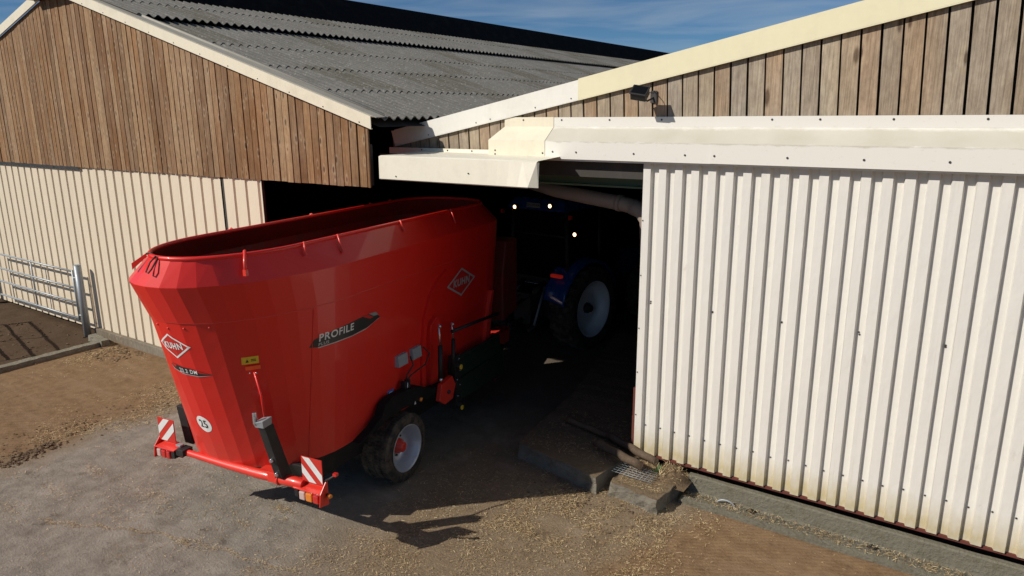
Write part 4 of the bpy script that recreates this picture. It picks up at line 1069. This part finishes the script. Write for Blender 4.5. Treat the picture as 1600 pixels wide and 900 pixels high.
b = MB(); b.tube([(0, 0, -.05), (.0, 0, 1.60)], .072, 16, 'galv_dirty'); b.tube([(0, 0, 1.60), (0, 0, 1.61)], .074, 16, 'galv_dirty')
gp = b.build('gate_post'); gp.location = (-16.28, 7.05, 0); tag(gp, 'thick round galvanised post at the end of the tubular gate', 'post')
rail_gate('metal_gate', -19.4, -16.2, 4.6, 'galvanised tubular gate standing open outside the left edge of the view', rz=R_(-12), loc=(-16.6, 4.55, 0))
b = MB(); b.box((-.05, -.05, 0), (.05, .05, 1.75), 'dark_metal'); p2 = b.build('steel_stanchion', None, None, .006); p2.location = (-21.3, 7.15, 0); tag(p2, 'dark upright steel stanchion at the far left by the sheets', 'post')
def rough_block(mb, poly, z0, z1, mat, seedv=0, amp=.012, top_in=.0):
    """extruded polygon with slightly broken edges"""
    P = []
    for k in range(len(poly)):
        a, c = Vector(poly[k]), Vector(poly[(k+1) % len(poly)]); m_ = max(1, int((c-a).length/.09))
        for q in range(m_): P.append(a+(c-a)*q/m_)
    def jit(p, z, s): 
        v = mn.noise_vector(Vector((p.x*9+seedv, p.y*9, z*9+s))); return Vector((p.x+v.x*amp*1.6, p.y+v.y*amp*1.6, z+v.z*amp))
    i = mb.mi(mat); nz_ = 3; rings = []
    for k in range(nz_+1):
        z = z0+(z1-z0)*k/nz_; rings.append([mb.b.verts.new(jit(p, z, k)) for p in P])
    for A, B in zip(rings, rings[1:]):
        for j in range(len(A)): mb.b.faces.new((A[j], A[(j+1) % len(A)], B[(j+1) % len(A)], B[j])).material_index = i
    f = mb.b.faces.new(rings[-1]); f.material_index = i
    bmesh.ops.triangulate(mb.b, faces=[f])
b = MB(); rough_block(b, [(-15.42, 1.5), (-15.22, 1.5), (-15.28, 6.95), (-15.48, 6.95)], -.08, .09, 'conc', 1); tag(b.build('kerb'), 'low concrete kerb running from the gate post towards the camera', 'kerb')
b = MB(); rough_block(b, [(-15.9, 6.88), (-15.2, 6.82), (-15.2, 6.98), (-15.9, 7.04)], -.05, .13, 'conc', 9); tag(b.build('concrete_block'), 'dark concrete block between the gate post and the timber plinth', 'block')
# concrete platform slabs in the doorway
b = MB(); rough_block(b, [(-5.14, 7.58), (-3.77, 7.30), (-3.70, 7.9), (-3.55, 8.12), (-3.55, 13), (-6.3, 13), (-5.4, 9.6)], -.1, .235, 'conc_dirty', 3, .026); tag(b.build('concrete_slab'), 'long raised concrete slab reaching into the dark doorway', 'slab', 'broken concrete slabs')
b = MB(); rough_block(b, [(-3.62, 7.36), (-2.94, 7.28), (-2.86, 7.98), (-3.0, 8.16), (-3.52, 8.16)], -.06, .19, 'conc_dirty', 5, .028); tag(b.build('concrete_slab'), 'small broken concrete slab with dirt on top beside the white door', 'slab', 'broken concrete slabs')
# concrete drain strip under the door
b = MB(); prof = [(7.69, -.05), (7.69, .045), (7.78, .05), (7.95, .035), (7.975, .06), (7.985, .235), (8.0, .25), (8.07, .245), (8.08, .0), (8.22, -.01), (8.22, -.05)]
i = b.mi('conc_strip'); prev = None; x = -2.82; 
while x <= 6.0:
    row = [b.b.verts.new((x, y+.006*mn.noise(Vector((x*4, y*7, 0))), z+.008*mn.noise(Vector((x*3, y*9, 4)))*(z > 0))) for y, z in prof]
    if prev:
        for q in range(len(row)-1): b.b.faces.new((prev[q], prev[q+1], row[q+1], row[q])).material_index = i
    else: b.b.faces.new(row).material_index = i
    prev = row; x += .06
for xx in (-2.0, -.68):
    b.prism([(xx-.05, 7.885), (xx+.04, 7.875), (xx+.05, 7.93), (xx-.01, 7.96)], 2, .042, .056, 'black')
strip = b.build('drain_kerb'); tag(strip, 'long greenish concrete kerb with a straw filled channel under the white door', 'kerb')
for k, (xx, yy) in enumerate(((-2.3, 7.9), (.62, 8.02))):
    b = MB(); n_ = 14; b.tube([(xx+.11*math.cos(a), yy+.05*math.cos(a)*.2, .02+.075*math.sin(a)) for a in [math.pi*q/n_ for q in range(n_+1)]], .011, 8, 'galv')
    tag(b.build('lifting_eye'), ('curved steel lifting eye on the drain kerb near the broken slab', 'curved steel lifting eye on the drain kerb at the lower right corner')[k], 'lifting eye', 'lifting eyes on the drain kerb')
# logs, mesh, weed
for k, (a, c, r_, lab) in enumerate((((-4.15, 8.0, .33), (-3.36, 7.72, .33), .055, 'weathered timber post lying on the slab, its end near the wire mesh'),
                                     ((-4.1, 8.3, .32), (-3.24, 7.93, .33), .05, 'pale ended timber post lying furthest under the door corner'),
                                     ((-4.9, 8.5, .30), (-4.0, 8.3, .30), .045, 'short dark timber post lying deepest in the doorway shadow'))):
    b = MB(); A_, C_ = Vector(a), Vector(c); P = [A_+(C_-A_)*q/8+Vector((0, 0, .008*math.sin(q*2))) for q in range(9)]
    b.tube(P, [r_*(1+.06*math.sin(q*1.7)) for q in range(9)], 12, 'bark'); d = (C_-A_).normalized()
    b.tube([C_+d*.001, C_+d*.006], r_*.93, 12, 'wood_right'); tag(b.build('timber_post'), lab, 'timber post', 'old timber posts on the slab')
b = MB()
for q in range(9): b.tube([(-3.62+.055*q, 7.55, .235), (-3.60+.055*q, 7.86, .25)], .0035, 5, 'galv')
for q in range(6): b.tube([(-3.68, 7.56+.055*q, .238), (-3.12, 7.54+.055*q, .238)], .0035, 5, 'galv')
tag(b.build('wire_mesh'), 'small piece of welded wire mesh lying on the broken slab', 'wire mesh')
b = MB(); random.seed(5)
for k in range(42):
    a = random.uniform(0, 6.28); l_ = random.uniform(.05, .14); e_ = random.uniform(.3, 1.3); c_ = Vector((-3.17, 7.85, .22))
    d = Vector((math.cos(a)*math.cos(e_), math.sin(a)*math.cos(e_), math.sin(e_))); s_ = d.cross(Vector((0, 0, 1))).normalized()*.010
    b.face([c_, c_+d*l_*.5+s_, c_+d*l_, c_+d*l_*.5-s_], 'leaf')
tag(b.build('weed', recalc=False), 'small green weed growing beside the wire mesh', 'weed')
def mound(name, c, rx, ry, h, label, cat, mat='dirt', seedv=0):
    b = MB(); i = b.mi(mat); n_ = 22; rows = []
    for j in range(n_+1):
        row = []
        for k in range(n_+1):
            x, y = -1+2*j/n_, -1+2*k/n_; d = math.hypot(x, y); f = max(0, 1-d*d)**1.2
            z = h*f*(1+.35*mn.fractal(Vector((x*2.2+seedv, y*2.2, seedv)), .7, 2.2, 5))-.012
            row.append(b.b.verts.new((c[0]+x*rx, c[1]+y*ry, c[2]+z)))
        rows.append(row)
    for j in range(n_):
        for k in range(n_):
            f = b.b.faces.new((rows[j][k], rows[j+1][k], rows[j+1][k+1], rows[j][k+1])); f.material_index = i; f.smooth = True
    o = b.build(name); tag(o, label, cat); return o
mound('dirt_mound', (-3.0, 7.90, .18), .24, .22, .15, 'little heap of dirt and dead roots at the foot of the white door', 'dirt heap', seedv=2)
# floodlight on the gable
fl = empty('floodlight', (-3.62, 8.30, 4.90), 'dark floodlight on a bracket fixed to the grey boards under the yellowed verge', 'floodlight')
b = MB(); Mt = Matrix.Translation((-.06, -.27, .02)) @ Matrix.Rotation(R_(-52), 4, 'X') @ Matrix.Rotation(R_(12), 4, 'Z')
b.box((-.095, -.045, -.075), (.095, .045, .075), 'dark_metal', Mt); b.box((-.105, -.06, -.085), (.105, -.045, .085), 'black', Mt); o = b.build('lamp_housing', None, fl, .008)
b = MB(); b.box((-.085, -.063, -.065), (.085, -.060, .065), 'glass', Mt); b.build('lens', None, o)
b = MB(); b.tube([(0, 0, -.02), (-.03, -.12, -.06), (-.06, -.25, 0)], .012, 8, 'dark_metal'); b.tube([(0, 0, .06), (.04, -.10, .03), (0, -.2, .04)], .005, 6, 'black'); b.box((-.04, -.01, -.08), (.04, .005, .06), 'dark_metal'); b.build('bracket', None, fl)
# brown pipe under the beam
b = MB(); b.tube([(-7.2, 10.3, 3.66), (-5.6, 9.35, 3.56), (-4.9, 9.06, 3.535), (-4.3, 8.98, 3.48), (-4.14, 8.97, 3.45)], .105, 20, 'pipe')
b.tube([(-4.40, 8.99, 3.49), (-4.33, 8.985, 3.485)], .118, 20, 'pipe'); b.tube([(-4.16, 8.97, 3.455), (-4.02, 8.97, 3.40), (-3.93, 8.97, 3.27), (-3.90, 8.97, 2.8)], .115, 20, 'pipe')
tag(b.build('drain_pipe'), 'thick brown grey pipe hanging under the green beam in the doorway', 'pipe')
# ---------------------------------------------------------------- straw
random.seed(11); b = MB(); i = b.mi('straw')
def fleck(x, y, z, L, wd, a, tilt=0):
    L *= .8; wd *= .8
    d = Vector((math.cos(a), math.sin(a), tilt)); s_ = Vector((-math.sin(a), math.cos(a), random.uniform(-.3, .3)))*wd
    p = Vector((x, y, z)); v = [b.b.verts.new(q) for q in (p-d*L-s_, p+d*L-s_, p+d*L+s_, p-d*L+s_)]
    b.b.faces.new(v).material_index = i
def scatter(n_, fx, L=(.01, .05), thr=None, z0=.006, sc__=1.2):
    k = 0; t = 0
    while k < n_ and t < n_*30:
        t += 1; x, y = fx()
        if thr is not None and mn.fractal(Vector((x*sc__, y*sc__, 3.3)), .8, 2.1, 5) < thr: continue
        fleck(x, y, z0+max(0, gz(x, y))+random.uniform(0, .008), random.uniform(*L), random.uniform(.0012, .0032), random.uniform(0, 6.3), random.uniform(-.2, .2)); k += 1
U = random.uniform
scatter(11000, lambda: (U(-5.8, -2.2), U(3.0, 7.7)), (.004, .024), -.05, sc__=2.2)
scatter(4200, lambda: (U(-4.6, -2.6), U(5.9, 7.5)), (.005, .032), -.1, sc__=3)
scatter(2200, lambda: (U(-11.3, -5), U(2.5, 7)), (.008, .035), .22)
scatter(3600, lambda: (-11.2+random.gauss(0, .45), U(2.2, 7)), (.01, .045), -.05)
scatter(1200, lambda: (U(-15.4, -11), U(3, 7.1)), (.008, .03), .15)
scatter(1200, lambda: (-15.0+abs(random.gauss(0, .4)), U(5.9, 7.0)), (.01, .04))
scatter(900, lambda: (U(-3, 1.6), U(4.5, 7.7)), (.006, .02))
scatter(1800, lambda: (U(-11, -4), U(1.5, 5)), (.006, .025), .05)
CRK = [(-9.063, 3.051), (-8.622, 3.214), (-8.094, 3.471), (-7.538, 3.701), (-6.814, 3.884), (-6.162, 3.996), (-5.579, 4.122)]
for _ in range(1100):
    k = random.randrange(len(CRK)-1); t = U(0, 1); a, c = CRK[k], CRK[k+1]
    fleck(a[0]+(c[0]-a[0])*t+random.gauss(0, .018), a[1]+(c[1]-a[1])*t+random.gauss(0, .018)+.03*math.sin(9*(k+t)), .010+U(0, .006), U(.005, .02), U(.001, .0025), U(0, 6.3), U(-.2, .2))
for (px_, py_, sp_, n_) in [(-9.696, 4.029, 0.09, 170), (-8.434, 4.128, 0.1, 200), (-9.47, 5.301, 0.08, 120), (-9.549, 3.479, 0.12, 160), (-9.632, 2.963, 0.12, 180), (-7.112, 3.758, 0.05, 70), (-6.817, 4.844, 0.07, 150), (-6.905, 4.362, 0.05, 60), (-4.954, 4.917, 0.2, 300), (-5.22, 4.601, 0.15, 200), (-4.326, 5.479, 0.25, 400), (-3.741, 6.016, 0.25, 400), (-2.846, 6.616, 0.2, 300)]:
    for _ in range(n_): fleck(px_+random.gauss(0, sp_*1.6), py_+random.gauss(0, sp_*.6), .010+U(0, .012), U(.006, .03), U(.001, .0028), U(0, 6.3), U(-.25, .25))
for _ in range(1500): fleck(U(-2.8, 1.5), U(7.75, 7.96)+0, .055+U(0, .01), U(.008, .04), U(.0012, .003), U(0, 6.3), U(-.2, .3))
for _ in range(900): fleck(U(-3.55, -2.95), U(7.4, 8.1), .20+U(0, .02), U(.008, .03), U(.0012, .003), U(0, 6.3), U(-.2, .3))
for _ in range(1400): fleck(U(-5.1, -3.75), U(7.6, 9), .245+U(0, .015), U(.008, .03), U(.0012, .003), U(0, 6.3), U(-.2, .3))
for _ in range(500): fleck(-3.0+random.gauss(0, .09), 7.88+random.gauss(0, .09), .22+U(0, .12), U(.01, .045), U(.0015, .003), U(0, 6.3), U(-.8, .8))
tag(b.build('loose_straw', recalc=False), 'loose chopped straw scattered over the yard', kind='stuff')
# clods of manure along the edge of the apron
random.seed(21); b = MB()
def clod(x, y, r):
    res = bmesh.ops.create_icosphere(b.b, subdivisions=1, radius=r, matrix=Matrix.Translation((x, y, r*.25)))
    for v in res['verts']:
        v.co += mn.noise_vector(v.co*40)*r*.8; v.co.z = max(v.co.z*.6, -.01)
for _ in range(500): clod(-11.4+random.gauss(0, .3), U(2.3, 6.3), U(.004, .02))
for _ in range(260):
    t_ = U(2.4, 4.2); clod(-11.25+.25*math.sin(t_*2.2)+random.gauss(0, .09), t_, U(.01, .035))
for _ in range(120): clod(U(-19, -15.6), U(5.5, 7.1), U(.008, .03))
for _ in range(150): clod(U(-15.2, -14), U(6.4, 7.1), U(.008, .03))
for _ in range(160): clod(U(-4.6, -2.8), U(6.6, 7.25), U(.006, .02))
tag(b.build('dirt_clods', 'dirt'), 'crumbled brown dirt clods along the edge of the concrete apron', kind='stuff')
